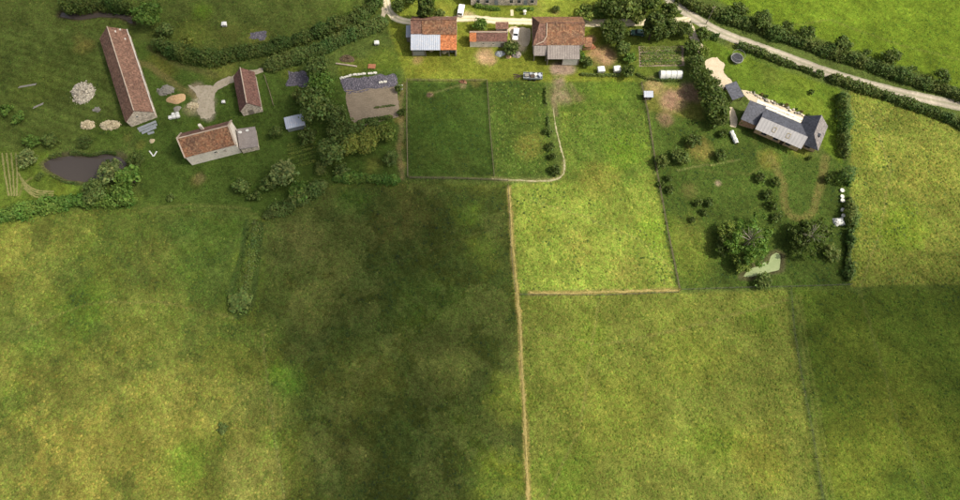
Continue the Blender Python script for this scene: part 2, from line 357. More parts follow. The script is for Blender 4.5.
BLOBS = [   # px, py, radius m, colour, weight, raggedness: patches that differ in kind of ground cover
    (110,430,44,(0.116,0.106,0.032),0.7),(60,400,22,(0.118,0.102,0.032),0.4), (30,260,16,(0.115,0.105,0.030),0.6), (200,400,16,(0.112,0.104,0.032),0.6),
    (60,480,18,(0.116,0.100,0.032),0.5), (10,400,7,(0.060,0.080,0.016),0.6), (120,275,30,(0.046,0.058,0.015),0.65), (185,300,20,(0.044,0.056,0.015),0.6), (60,325,14,(0.046,0.060,0.015),0.5), (225,345,14,(0.050,0.062,0.016),0.5), (150,260,12,(0.062,0.064,0.02),0.5),
    (160,310,16,(0.068,0.074,0.020),0.6), (75,305,12,(0.052,0.078,0.015),0.7), (40,345,8,(0.055,0.080,0.016),0.6),
    (200,265,16,(0.038,0.058,0.014),0.7), (230,240,9,(0.036,0.056,0.013),0.7), (246,262,5,(0.085,0.110,0.020),0.7), (283,385,7,(0.050,0.092,0.012),0.95), (268,440,5,(0.055,0.09,0.015),0.7),
    (262,410,10,(0.115,0.110,0.036),0.75), (250,475,12,(0.120,0.114,0.040),0.8), (190,460,8,(0.070,0.105,0.018),0.7),
    (310,290,14,(0.078,0.080,0.026),0.5), (400,215,12,(0.070,0.066,0.026),0.5), (300,240,10,(0.072,0.068,0.028),0.6),
    (350,200,8,(0.036,0.062,0.012),0.8), (480,250,8,(0.085,0.105,0.022),0.8), (470,215,6,(0.06,0.088,0.016),0.7),
    (360,380,16,(0.075,0.080,0.024),0.7), (450,370,10,(0.085,0.092,0.028),0.6), (430,300,12,(0.045,0.066,0.014),0.6), (460,420,10,(0.050,0.070,0.015),0.5),
    (330,460,12,(0.075,0.078,0.028),0.6), (505,400,8,(0.095,0.110,0.02),0.7), (500,480,8,(0.095,0.115,0.02),0.7),
    (600,180,8,(0.135,0.125,0.036),0.6), (580,250,7,(0.140,0.130,0.040),0.6), (630,270,7,(0.150,0.140,0.045),0.6), (540,230,7,(0.120,0.125,0.03),0.5), (660,230,8,(0.095,0.135,0.018),0.5), (625,150,8,(0.085,0.125,0.018),0.6),
    (530,145,6,(0.105,0.098,0.030),0.7), (525,110,5,(0.075,0.088,0.02),0.6), (450,130,10,(0.022,0.038,0.009),0.5), (425,155,6,(0.034,0.046,0.013),0.6), (472,105,6,(0.030,0.046,0.012),0.6), (460,165,5,(0.036,0.048,0.014),0.6), (415,110,4,(0.034,0.05,0.014),0.6),
    (620,400,18,(0.098,0.104,0.024),0.6), (690,350,14,(0.095,0.104,0.022),0.5), (760,320,7,(0.065,0.095,0.015),0.6), (570,480,10,(0.060,0.085,0.015),0.7), (760,460,12,(0.115,0.112,0.026),0.7), (590,340,10,(0.085,0.112,0.018),0.5), (710,440,10,(0.085,0.118,0.016),0.5),
    (910,420,16,(0.090,0.098,0.020),0.6), (850,460,14,(0.088,0.098,0.02),0.6), (940,480,7,(0.045,0.062,0.012),0.7), (860,350,14,(0.068,0.082,0.016),0.6),
    (900,230,10,(0.092,0.125,0.016),0.6), (930,170,12,(0.135,0.125,0.034),0.5), (870,150,8,(0.125,0.13,0.03),0.5),
    (690,235,9,(0.090,0.095,0.026),0.7), (700,150,5,(0.105,0.085,0.034),0.75), (690,255,10,(0.085,0.10,0.022),0.6), (690,190,4,(0.075,0.068,0.03),0.6), (718,183,1.2,(0.22,0.17,0.12),0.7),
    (672,100,5,(0.20,0.125,0.085),0.85), (655,85,4,(0.20,0.15,0.07),0.7), (690,92,4,(0.17,0.11,0.075),0.8), (665,118,3,(0.16,0.10,0.065),0.7),
    (800,150,5,(0.11,0.105,0.024),0.6), (770,160,4,(0.12,0.105,0.03),0.6), (770,75,6,(0.075,0.090,0.022),0.6), (800,78,7,(0.085,0.108,0.018),0.5), (810,110,6,(0.095,0.115,0.02),0.5),
    (598,55,5,(0.26,0.165,0.085),0.95), (606,60,4,(0.24,0.155,0.085),0.9), (590,40,2.5,(0.24,0.13,0.09),0.9), (563,70,4.2,(0.21,0.155,0.115),0.95), (556,70,2.5,(0.20,0.15,0.11),0.9), (571,70,2.5,(0.20,0.15,0.11),0.9), (562,95,5,(0.165,0.13,0.08),0.8), (578,98,3,(0.11,0.095,0.05),0.7), (560,82,3.5,(0.19,0.145,0.10),0.85),
    (484,57,4.6,(0.26,0.18,0.10),0.95), (492,60,2.5,(0.22,0.15,0.08),0.8), (418,60,2.2,(0.20,0.14,0.06),0.8), (430,66,5,(0.11,0.105,0.02),0.6), (430,95,1.3,(0.19,0.14,0.07),0.7), (463,86,1.3,(0.16,0.13,0.07),0.6), (475,83,2,(0.11,0.09,0.04),0.5),
    (518,40,4,(0.40,0.33,0.23),0.9), (522,48,2.4,(0.33,0.28,0.19),0.8), (508,52,1.6,(0.25,0.2,0.1),0.6),
    (203,104,4,(0.24,0.21,0.15),0.7), (196,89,2.6,(0.22,0.18,0.12),0.7), (209,116,2.6,(0.24,0.21,0.16),0.8), (198,179,2.2,(0.17,0.13,0.075),0.75),(190,110,2.5,(0.17,0.15,0.08),0.6),
    (85,45,4.5,(0.115,0.098,0.036),0.8), (78,38,3,(0.11,0.095,0.035),0.6), (40,85,10,(0.060,0.075,0.020),0.5), (195,30,8,(0.075,0.085,0.022),0.6), (230,33,6,(0.065,0.070,0.022),0.7), (258,38,5,(0.095,0.10,0.03),0.7), (225,67,7,(0.105,0.105,0.034),0.75), (200,12,6,(0.065,0.10,0.014),0.7),
    (345,8,10,(0.058,0.080,0.018),0.5), (166,68,5,(0.085,0.075,0.022),0.6), (155,58,4,(0.075,0.075,0.02),0.6), (196,180,3,(0.085,0.078,0.028),0.7), (200,128,4,(0.06,0.09,0.015),0.5),
    (288,72,5,(0.075,0.085,0.022),0.6), (352,68,5,(0.085,0.092,0.02),0.7), (385,60,7,(0.075,0.095,0.016),0.6), (372,165,4.5,(0.085,0.09,0.026),0.7), (400,120,2,(0.12,0.09,0.04),0.7), (401,145,2,(0.13,0.10,0.045),0.7), (402,165,1.8,(0.15,0.11,0.05),0.7), (396,100,2,(0.10,0.08,0.035),0.6),
    (80,180,6,(0.055,0.090,0.014),0.5), (60,190,5,(0.09,0.11,0.02),0.6), (110,140,8,(0.038,0.062,0.012),0.5), (128,138,2,(0.09,0.085,0.03),0.6), (140,145,2,(0.1,0.09,0.03),0.5),
    (630,58,3,(0.10,0.10,0.03),0.6), (590,68,6,(0.075,0.100,0.018),0.6), (610,90,6,(0.075,0.110,0.016),0.6), (440,12,5,(0.13,0.125,0.028),0.6), (468,16,3,(0.30,0.23,0.14),0.8), (540,6,4,(0.13,0.13,0.04),0.5), (556,12,2,(0.16,0.12,0.05),0.6),
    (732,45,3,(0.11,0.11,0.025),0.5), (745,60,4,(0.085,0.115,0.016),0.5),
]
_GR = np.array((1.03, 1.12, 0.74))
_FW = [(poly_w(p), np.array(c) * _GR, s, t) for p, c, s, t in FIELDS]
_pb, _pg, _st, _dt = poly_w(POND_BROWN), poly_w(POND_GREEN), poly_w(STREAM), poly_w(DITCH)
LOOP = poly_w([(770,158),(778,172),(784,185),(785,205),(790,215),(802,220),(813,210),(819,190),(824,168),(826,158)])
STRIPS = [
    ([(248,222),(241,258),(231,296),(238,316),(252,304),(257,262),(260,224)],0.9,(0.030,0.048,0.012),.75),
    ([(265,330),(300,300),(360,272),(440,246),(505,225)],0.25,(0.06,0.065,0.02),.3), ([(20,330),(90,303),(160,302),(235,318)],0.3,(0.10,0.095,0.03),.4), ([(285,500),(275,440),(268,390),(262,330)],0.3,(0.10,0.10,0.035),.4), ([(530,330),(600,345),(680,330),(788,300)],0.3,(0.135,0.125,0.04),.35), ([(545,500),(580,430),(590,360),(600,297)],0.3,(0.135,0.125,0.04),.35), ([(860,290),(880,360),(900,430),(930,500)],0.3,(0.09,0.10,0.03),.35), ([(870,110),(890,170),(880,230),(862,284)],0.3,(0.15,0.135,0.045),.4), ([(760,30),(830,20),(900,45),(960,60)],0.3,(0.11,0.12,0.03),.35), ([(530,200),(580,215),(640,240),(672,270)],0.25,(0.16,0.15,0.05),.35),
    ([(641,84),(647,112),(656,170),(668,235),(679,289)],0.45,(0.034,0.048,0.014),.75), ([(487,83),(490,130),(494,176)],0.35,(0.03,0.045,0.012),.6), ([(408,83),(408,177)],0.35,(0.03,0.045,0.012),.6), ([(408,178),(455,179),(508,181)],0.4,(0.03,0.045,0.012),.6),
    ([(796,296),(804,360),(814,415),(826,500)],0.35,(0.095,0.11,0.025),.5), ([(800,296),(809,360),(820,415),(833,500)],0.35,(0.095,0.11,0.025),.45),
    ([(509,188),(511,220),(513,250),(517,290),(520,330),(523,390),(526,450),(528,500),(530,560)],0.6,(0.19,0.155,0.05),.8), ([(530,293),(570,293),(620,291.5),(678,290)],0.55,(0.19,0.155,0.05),.8),
    ([(492,179),(520,180.5),(545,181),(558,178.5),(564,172),(564,160)],0.5,(0.15,0.14,0.06),.6),
    ([(254,216),(251,245),(246,285),(240,300)],1.3,(0.078,0.108,0.022),.75), # worn lines in the grass: pixel line, half width m, colour, weight
    ([(20,195),(24,182),(32,178)],0.3,(0.14,0.12,0.05),.5),
    ([(145,208),(190,205),(250,208)],0.4,(0.075,0.09,0.022),.7),([(140,212),(200,210),(255,213)],0.3,(0.07,0.085,0.02),.6),
    ([(155,150),(190,170)],0.5,(0.05,0.08,0.015),.5), ([(678,170),(740,160)],0.25,(0.11,0.12,0.04),.6),
    ([(404,84),(400,105),(402,130),(399,150),(403,178)],0.6,(0.14,0.11,0.05),.55), ([(432,93),(463,84)],0.3,(0.09,0.095,0.035),.5),
    ([(560,84),(553,100),(556,115)],0.6,(0.13,0.10,0.06),.6),([(571,84),(580,100)],0.6,(0.12,0.10,0.05),.5),
    ([(110,55),(150,66),(180,88),(195,96)],0.9,(0.115,0.098,0.036),.6),([(150,48),(180,66),(215,75)],1.0,(0.075,0.078,0.024),.6),
    ([(695,30),(760,60),(850,90)],1.0,(0.05,0.07,0.02),.4),([(752,100),(755,140),(760,160)],0.5,(0.075,0.09,0.02),.4),
    ([(700,170),(750,175),(770,160)],0.3,(0.075,0.09,0.022),.5)]
STRIPS = [(poly_w(l), w, np.array(c), k) for l, w, c, k in STRIPS]

def ground_cover(x, y):
    x = np.asarray(x, float); y = np.asarray(y, float)
    wx = (fbm(x, y, 5, 4, 3) - 0.5); wy = (fbm(x, y, 5, 4, 9) - 0.5)
    col = np.empty(x.shape + (3,)); col[:] = (0.055, 0.078, 0.017)
    dens = np.full(x.shape, 0.3)
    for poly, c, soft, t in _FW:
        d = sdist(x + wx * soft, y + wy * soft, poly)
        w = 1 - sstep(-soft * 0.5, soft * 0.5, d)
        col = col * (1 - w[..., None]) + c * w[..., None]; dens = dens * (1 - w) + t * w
    # tone patches on every field, broken at their rims
    big = fbm(x, y, 28, 4, 21); med = fbm(x, y, 7, 5, 31, 0.62)
    col = col * (0.80 + 0.40 * big)[..., None]
    wr = fbm(x, y, 9, 5, 41, 0.65)
    for i, (px, py, r, c, k) in enumerate(BLOBS):
        cx, cy, _ = P(px, py)
        d = np.sqrt((x - cx) ** 2 + (y - cy) ** 2) / r
        near = d < 1.6
        if not near.any(): continue
        w = k * (1 - sstep(0.25, 1.0, d[near] + (wr[near] - 0.5) * 1.1))
        col[near] = col[near] * (1 - w[..., None]) + np.array(c) * (_GR if max(c) < 0.16 else 1.0) * w[..., None]
    # lodged, dry grass against lush: ragged patches in the big left meadow
    ml = 1 - sstep(-2, 2, sdist(x, y, _FW[4][0]))
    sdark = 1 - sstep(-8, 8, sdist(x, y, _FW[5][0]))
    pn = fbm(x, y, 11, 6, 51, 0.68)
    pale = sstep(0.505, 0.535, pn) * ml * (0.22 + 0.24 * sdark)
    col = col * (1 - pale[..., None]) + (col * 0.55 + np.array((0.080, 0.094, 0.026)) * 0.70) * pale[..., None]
    lush = sstep(0.53, 0.56, fbm(x, y, 9, 6, 61, 0.68)) * ml * 0.40
    col = col * (1 - lush[..., None]) + np.array((0.034, 0.054, 0.012)) * lush[..., None]
    streak = fbm(0.8 * x + 0.6 * y, (0.8 * y - 0.6 * x) * 0.35, 1.6, 4, 71, 0.6); str2 = fbm(0.55 * x + 0.85 * y, (0.55 * y - 0.85 * x) * 0.3, 5.0, 4, 75, 0.6)
    col = col * (1 + 0.7 * (streak - 0.5) + 0.12 * (str2 - 0.5))[..., None]
    col = col * np.clip(1 + 0.75 * (med - 0.5), 0.5, 1.6)[..., None]
    # mowing stripes in the far left field and garden
    st = sdist(x, y, _FW[1][0]) < 0
    col[st] *= (1 + 0.13 * np.sin((0.94 * y[st] + 0.34 * x[st] + wx[st] * 2) * 2 * math.pi / 2.6))[..., None]
    for ln, w, c, k in STRIPS:
        d = ldist(x + wx * 0.8, y + wy * 0.8, ln)
        q = k * (1 - sstep(w * 0.6, w * 1.5, d)) * (0.6 + 0.8 * med)
        q = np.clip(q, 0, 1); col = col * (1 - q[..., None]) + c * q[..., None]
    d = ldist(x + wx, y + wy, LOOP)
    q = 0.6 * (1 - sstep(0.5, 1.7, d)); col = col * (1 - q[..., None]) + np.array((0.105, 0.094, 0.030)) * q[..., None]
    # muddy margins
    for pl in (_pb, _pg):
        d = sdist(x + wx * 2, y + wy * 2, pl); q = 0.8 * (1 - sstep(0.2, 1.3, d)); dens = np.where(d < 0.8, 0, dens)
        col = col * (1 - q[..., None]) + np.array((0.06, 0.055, 0.028)) * q[..., None]
    q = 0.8 * (1 - sstep(0.8, 2.2, ldist(x + wx, y + wy, _st))); col = col * (1 - q[..., None]) + np.array((0.04, 0.028, 0.020)) * q[..., None]
    q = 0.25 * (1 - sstep(0.2, 0.8, ldist(x + wx * 1.2, y + wy * 0.5, _dt))); col = col * (1 - q[..., None]) + np.array((0.035, 0.052, 0.014)) * q[..., None]
    return np.clip(col, 0.005, 0.9), dens
def gz(x, y):
    x = np.asarray(x, float); y = np.asarray(y, float)
    z = -0.9 * (1 - sstep(-1.2, 0.35, sdist(x, y, _pb)))
    z = z - 0.9 * (1 - sstep(-1.2, 0.35, sdist(x, y, _pg)))
    z = z - 0.7 * (1 - sstep(0.2, 1.6, ldist(x, y, _st)))
    z = z - 0.06 * (1 - sstep(0.1, 1.2, ldist(x, y, _dt)))
    return z
def axis(lo, hi, step, far):
    a = np.arange(lo, hi + 1e-6, step); ext = []; d = step * 2; p = hi
    while p < far: p += d; ext.append(p); d *= 1.45
    e = np.array(ext)
    return np.concatenate([lo - (e[::-1] - hi), a, e])
gx = axis(-160, 160, 0.55, 5000); gy = axis(-16, 150, 0.55, 5000)
X, Y = np.meshgrid(gx, gy)
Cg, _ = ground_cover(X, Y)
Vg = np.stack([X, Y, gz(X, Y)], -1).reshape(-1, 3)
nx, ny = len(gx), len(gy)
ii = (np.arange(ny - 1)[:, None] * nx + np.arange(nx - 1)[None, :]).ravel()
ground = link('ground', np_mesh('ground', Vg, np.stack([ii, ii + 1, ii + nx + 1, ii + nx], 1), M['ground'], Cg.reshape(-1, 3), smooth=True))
tag(ground, kind='structure')

# areas no tuft may grow on (filled as roads, plots and buildings are made)
BARE = []
def ribbon(name, pts, width, m, z=0.012, jit=0.12, seed=1, kind='structure', step=0.8):
    w = [np.array(P(*p)[:2]) for p in pts]
    # Catmull-Rom through the points
    ws = [2 * w[0] - w[1]] + w + [2 * w[-1] - w[-2]]; line = []
    for i in range(1, len(ws) - 2):
        p0, p1, p2, p3 = ws[i-1:i+3]; n = max(2, int(np.linalg.norm(p2 - p1) / step))
        for k in range(n):
            t = k / n
            line.append(0.5 * ((2*p1) + (-p0+p2)*t + (2*p0-5*p1+4*p2-p3)*t*t + (-p0+3*p1-3*p2+p3)*t**3))
    line.append(w[-1]); line = np.array(line)
    tan = np.gradient(line, axis=0); tan /= np.linalg.norm(tan, axis=1)[:, None]
    nor = np.stack([-tan[:, 1], tan[:, 0]], 1)
    rng = np.random.RandomState(seed); k = len(line)
    wd = np.array(width if hasattr(width, '__len__') else [width, width], float)
    wd = np.interp(np.linspace(0, 1, k), np.linspace(0, 1, len(wd)), wd)
    if jit >= 0.3: wd = wd * (0.35 + 1.3 * fbm(line[:, 0], line[:, 1], 3.0, 3, seed + 20, 0.7))
    jl = (fbm(line[:, 0], line[:, 1], 1.1, 4, seed, 0.7) - 0.5) * 2 * jit * 2; jr = (fbm(line[:, 0], line[:, 1], 1.1, 4, seed + 5, 0.7) - 0.5) * 2 * jit * 2
    cols = [-1, -0.8, -0.5, -0.28, 0, 0.28, 0.5, 0.8, 1]; tones = [(0.55,0.62,0.5),(0.82,0.84,0.78),(1.12,1.1,1.08),(1.0,1.0,0.98),(0.72,0.78,0.62),(1.0,1.0,0.98),(1.12,1.1,1.08),(0.82,0.84,0.78),(0.55,0.62,0.5)]
    V = []
    for c in cols:
        off = wd / 2 * c + (jl if c == 1 else jr if c == -1 else 0)
        p = line + nor * off[:, None]
        zz = z + (0.03 * (1 - c * c)) + 0 * off
        V.append(np.stack([p[:, 0], p[:, 1], zz], 1))
    V = np.stack(V, 1).reshape(-1, 3); nc = len(cols)
    a = (np.arange(k - 1)[:, None] * nc + np.arange(nc - 1)[None, :]).ravel()
    o = link(name, np_mesh(name, V, np.stack([a, a + nc, a + nc + 1, a + 1], 1), m, np.tile(np.array(tones), (k, 1)) * (0.75 + 0.5 * np.repeat(fbm(line[:, 0], line[:, 1], 4.0, 3, seed + 30), nc))[:, None], smooth=True))
    if kind: tag(o, kind=kind)
    BARE.append(('l', line[::3], float(wd.max()) / 2))
    return o
def sheet(name, pts, m, z=0.012, jit=0.25, seed=2, kind='structure', water=False, zfun=None):
    """flat irregular patch with a ragged rim"""
    w = np.array([P(*p)[:2] for p in pts]); n = len(w); rim = []
    for i in range(n):
        a, b = w[i], w[(i + 1) % n]; k = max(2, int(np.linalg.norm(b - a) / 0.5))
        for j in range(k): rim.append(a + (b - a) * j / k)
    rim = np.array(rim)
    rim[:, 0] += (fbm(rim[:, 0], rim[:, 1], 1.5, 3, seed) - 0.5) * 2 * jit * 2; rim[:, 1] += (fbm(rim[:, 0], rim[:, 1], 1.5, 3, seed + 8) - 0.5) * 2 * jit * 2
    bm = bmesh.new()
    vs = [bm.verts.new((p[0], p[1], z)) for p in rim]
    es = [bm.edges.new((vs[i], vs[(i + 1) % len(vs)])) for i in range(len(vs))]
    bmesh.ops.triangle_fill(bm, use_beauty=True, edges=es, normal=(0, 0, 1))
    me = bpy.data.meshes.new(name); bm.to_mesh(me); bm.free(); me.materials.append(m)
    o = link(name, me)
    if kind: tag(o, kind=kind)
    BARE.append(('p', w, 0.0))
    return o

ribbon('road', [(655,-22),(670,0),(686,12),(704,24),(728,36),(780,55),(838,76),(900,93),(960,106),(1010,118)], 3.5, M['asphalt'], z=0.02, jit=0.15, seed=3)
ribbon('gravel_track', [(384,-14),(387,4),(392,15),(402,20.5),(420,22.5),(440,20.5),(470,18.5),(500,21),(540,22),(590,23),(640,22.5),(668,22),(683,20),(694,17)], [2.2,2.4,2.4,2.4,2.6,2.4,3.0,2.8,2.6,2.2], M['gravel'], z=0.012, jit=0.2, seed=4)
ribbon('gravel_track', [(386,8),(378,24),(366,36)], [2.0,1.6,0.8], M['dirt'], z=0.008, jit=0.3, seed=14)
ribbon('farm_track', [(263,70),(247,74),(228,81),(216,88),(207,98),(204,112)], [1.6,1.8,2.0,2.4,3.0,2.5], M['dirt'], z=0.012, jit=0.35, seed=5)
sheet('gravel_yard', [(188,85),(203,86),(214,85),(222,80),(215,92),(213,100),(216,112),(208,119),(202,116),(197,106),(198,96)], M['dirt'], z=0.006, jit=0.5)
sheet('gravel_yard', [(509,28),(520,27),(530,29),(531,40),(527,47),(520,45),(512,43),(510,36)], M['limestone'], z=0.008, jit=0.4, seed=6)
ribbon('gravel_drive', [(688,20),(692,30),(694,38),(700,48),(704,55)], [1.6,1.8,2.0,2.0], M['limestone'], jit=0.3, seed=6)
sheet('gravel_drive', [(704,60),(718,57),(724,64),(724,74),(730,78),(732,84),(726,88),(718,90),(714,80),(706,72)], M['limestone'], z=0.017, jit=0.35)
sheet('gravel_patch', [(728,106),(733,107),(738,120),(736,128),(730,126),(731,116)], M['limestone'], z=0.012, jit=0.3)
ribbon('mown_path', [(509,188),(511,220),(513,250),(517,290),(520,330),(523,390),(526,450),(528,500),(530,560)], [0.25,0.35,0.35,0.6,0.5,0.6,0.65,0.65], M['drygrass'], jit=0.4, seed=7, step=0.5)
ribbon('mown_path', [(530,293),(570,293),(620,291.5),(678,290)], 0.35, M['drygrass'], jit=0.38, seed=8, step=0.5)
ribbon('garden_path', [(492,179),(520,180.5),(545,181),(558,178.5),(564,172),(564,160),(560,145),(556,128),(553,108)], [0.25,0.4,0.5,0.5,0.35,0.2], M['pathgravel'], jit=0.15, seed=9, step=0.5)
ribbon('garden_path', [(512,10),(512,16)], 1.0, M['gravel'], z=0.006, seed=10)

ow = sheet('pond_water', POND_BROWN, M['pond'], z=-0.28, jit=0.2)
og = sheet('pond_water', POND_GREEN, M['algae'], z=-0.22, jit=0.2)
os_ = ribbon('stream_water', STREAM, 2.0, M['pond'], z=-0.38, jit=0.3, seed=12)

# ------------------------------------------------------------------ buildings
def grid_slab(p00, p10, p11, p01, thick=0.12, cell=0.5, sag=0.04, seed=1, ribs=0.0, rib_w=1.0):
    """roof slope: a fine grid with old-roof unevenness and real thickness; p00-p10 eave, p01-p11 ridge"""
    a, b, c, d = [np.array(p, float) for p in (p00, p10, p11, p01)]
    nu = max(2, int(np.linalg.norm(b - a) / cell)); nv = max(2, int(np.linalg.norm(d - a) / cell))
    nrm = np.cross(b - a, d - a); nrm /= np.linalg.norm(nrm)
    if nrm[2] < 0: nrm = -nrm
    u = np.linspace(0, 1, nu + 1)[None, :, None]; v = np.linspace(0, 1, nv + 1)[:, None, None]
    G = a * (1-u) * (1-v) + b * u * (1-v) + c * u * v + d * (1-u) * v
    nz = (fbm(G[..., 0] + seed * 5, G[..., 1] + seed * 3, 2.4, 3, seed) - 0.5) * 2 * sag
    if ribs: nz = nz + ribs * ((np.arange(nu + 1) % 2)[None, :])
    top = G + nrm * nz[..., None]; bot = G - nrm * thick
    V = np.concatenate([top.reshape(-1, 3), bot.reshape(-1, 3)]); n1 = (nu+1) * (nv+1); fs = []
    for j in range(nv):
        for i in range(nu):
            q = j * (nu+1) + i
            fs.append((q, q+1, q+nu+2, q+nu+1)); fs.append((n1+q, n1+q+nu+1, n1+q+nu+2, n1+q+1))
    for i in range(nu):
        fs.append((i, n1+i, n1+i+1, i+1)); q = nv*(nu+1)+i; fs.append((q, q+1, n1+q+1, n1+q))
    for j in range(nv):
        q = j*(nu+1); fs.append((q, q+nu+1, n1+q+nu+1, n1+q)); q += nu; fs.append((q, n1+q, n1+q+nu+1, q+nu+1))
    return V.tolist(), fs
def slope(name, pts, m, parent, thick=0.12, cell=0.5, sag=0.04, seed=1, ribs=0.0):
    V, fs = grid_slab(*pts, thick=thick, cell=cell, sag=sag, seed=seed, ribs=ribs)
    mb = MB(); mb.add(V, fs); return mb.build(name, m, parent)
def opening(name, parent, side, u, z0, w, h, face, m=None, frame=True, sill=True, lintel=False):
    """window or door on a local wall; side in 'S','N','E','W'; face = coordinate of the wall plane"""
    sgn = {'S': -1, 'N': 1, 'E': 1, 'W': -1}[side]
    def bx(mb, u0, u1, d0, d1, za, zb):
        lo, hi = sorted((face + sgn * d0, face + sgn * d1))
        if side in 'SN': mb.box(u0, u1, lo, hi, za, zb)
        else: mb.box(lo, hi, u0, u1, za, zb)
    if name == 'window':
        mb = MB(); t = 0.09
        bx(mb, u - w/2, u - w/2 + t, -0.05, 0.06, z0, z0 + h); bx(mb, u + w/2 - t, u + w/2, -0.05, 0.06, z0, z0 + h)
        bx(mb, u - w/2 + t, u + w/2 - t, -0.05, 0.06, z0, z0 + t); bx(mb, u - w/2 + t, u + w/2 - t, -0.05, 0.06, z0 + h - t, z0 + h)
        bx(mb, u - 0.03, u + 0.03, -0.05, 0.05, z0 + t, z0 + h - t)
        o = mb.build('window', m or M['offwhite'], parent)
        p = MB(); bx(p, u - w/2 + t, u - 0.03, -0.02, 0.02, z0 + t, z0 + h - t); p.build('pane', M['pane'], o)
        p = MB(); bx(p, u + 0.03, u + w/2 - t, -0.02, 0.02, z0 + t, z0 + h - t); p.build('pane', M['pane'], o)
        if sill:
            p = MB(); bx(p, u - w/2 - 0.1, u + w/2 + 0.1, 0.0, 0.16, z0 - 0.1, z0 - 0.005); p.build('sill', M['mortar'], o)
    else:
        mb = MB(); bx(mb, u - w/2, u + w/2, -0.04, 0.05, z0, z0 + h); o = mb.build('door', m or M['greywood'], parent)
        p = MB(); bx(p, u + w/2 - 0.2, u + w/2 - 0.14, 0.05, 0.11, z0 + h * 0.46, z0 + h * 0.54); p.build('handle', M['wire'], o)
    return o
def gable_wall(parent, L, W, eave, rise, m, off=0.0, y_r=0.0, name='wall'):
    """closed wall body with gables; x along the ridge, centred"""
    mb = MB(); x = L / 2; y = W / 2
    pr = [(-y, 0), (y, 0), (y, eave), (y_r, eave + rise), (-y, eave)]
    vs = [(-x, p[0], p[1]) for p in pr] + [(x, p[0], p[1]) for p in pr]
    mb.add(vs, [(0,1,2,3,4), (9,8,7,6,5), (0,5,6,1), (1,6,7,2), (2,7,8,3), (3,8,9,4), (4,9,5,0)])
    return mb.build(name, m, parent)
def gable_roof(parent, L, W, eave, rise, m, ov=0.35, ovg=0.2, m2=None, seed=1, ridge=True, sag=0.05, rm=None, verge=None, thick=0.14):
    y = W / 2; k = rise / y; x = L / 2 + ovg; ye = y + ov; ze = eave - ov * k; lift = thick + 0.02
    zr = eave + rise + lift
    a = slope('roof', ((-x,-ye,ze+lift),(x,-ye,ze+lift),(x,-0.004,zr),(-x,-0.004,zr)), m, parent, thick, sag=sag, seed=seed)
    b = slope('roof', ((x,ye,ze+lift),(-x,ye,ze+lift),(-x,0.004,zr),(x,0.004,zr)), m2 or m, parent, thick, sag=sag, seed=seed+3)
    if ridge:
        n = max(4, int(L / 0.8)); mb = MB()
        mb.tube([(-x + 2*x*i/n, 0, zr + 0.02 + 0.03*math.sin(i*1.7)) for i in range(n+1)], [0.16]*(n+1), 6); mb.build('ridge_tiles', rm or M['mortar'], a)
    if verge:
        for sx in (-1, 1):
            for sy, par in ((-1, a), (1, b)):
                mb = MB(); mb.tube([(sx*x, sy*ye, ze+lift+0.03), (sx*x, 0, zr+0.03)], [0.13, 0.13], 5); mb.build('verge', verge, par)
    return a, b
def foot(w, pad=0.0): BARE.append(('p', np.array(w), pad))
def frame_from(A, B, W):
    """A->B along the length, body to the left of it; returns centre, angle, length"""
    A = np.array(A); B = np.array(B); d = B - A; L = np.linalg.norm(d); d /= L; n = np.array((-d[1], d[0]))
    c = A + d * L / 2 + n * W / 2
    foot([A, B, B + n * W, A + n * W], 0.3)
    return (c[0], c[1], 0), math.atan2(d[1], d[0]), L

# long barn, upper left: near gable is at local -x
loc, rz, L = frame_from((-92.6, 98.9), (-105.6, 127.2), 8.0)
t = empty('long_barn', loc, rz)
tag(t, 'very long brown tiled barn with pale stone gable, at upper left', 'barn')
gable_wall(t, L, 7.6, 2.9, 3.1, M['stone'])
a, b = gable_roof(t, L, 7.6, 2.9, 3.1, M['tile_barn'], ov=0.3, ovg=0.12, seed=2, sag=0.08)
mb = MB(); mb.tube([(-L/2 - 0.1, -4.12, 2.80), (0, -4.14, 2.78), (L/2 + 0.1, -4.12, 2.80)], [0.15]*3, 6); mb.build('gutter', M['offwhite'], a)
for u in (-9, -1, 7): opening('door', t, 'S', u, 0, 2.2, 2.2, -3.8)
opening('window', t, 'W', 0.5, 2.9, 0.7, 0.8, -L/2)
for px_, py_ in ((L/2 - 1.5, -1.4), (L/2 - 4, -3.0), (L/2 - 0.4, -2.6)):
    mb = MB(); zz = 2.9 + 3.1 * (1 - abs(py_) / 3.8) + 0.16
    mb.box(px_ - 0.3, px_ + 0.3, py_ - 0.25, py_ + 0.25, zz - 0.05, zz + 0.12); mb.build('loose_slab', M['offwhite'], a)

# small barn beside the dirt yard
loc, rz, L = frame_from((-62.5, 100.8), (-65.8, 112.4), 5.9)
t = empty('small_barn', loc, rz)
tag(t, 'small dark red tiled barn beside the dirt yard', 'barn')
gable_wall(t, L, 5.6, 2.7, 2.9, M['stone'])
gable_roof(t, L, 5.6, 2.7, 2.9, M['tile_red'], ov=0.3, ovg=0.1, seed=4, sag=0.06)
opening('door', t, 'W', 0.3, 0, 1.5, 2.1, -L/2); opening('window', t, 'S', 2, 1.0, 0.9, 0.9, -2.8)

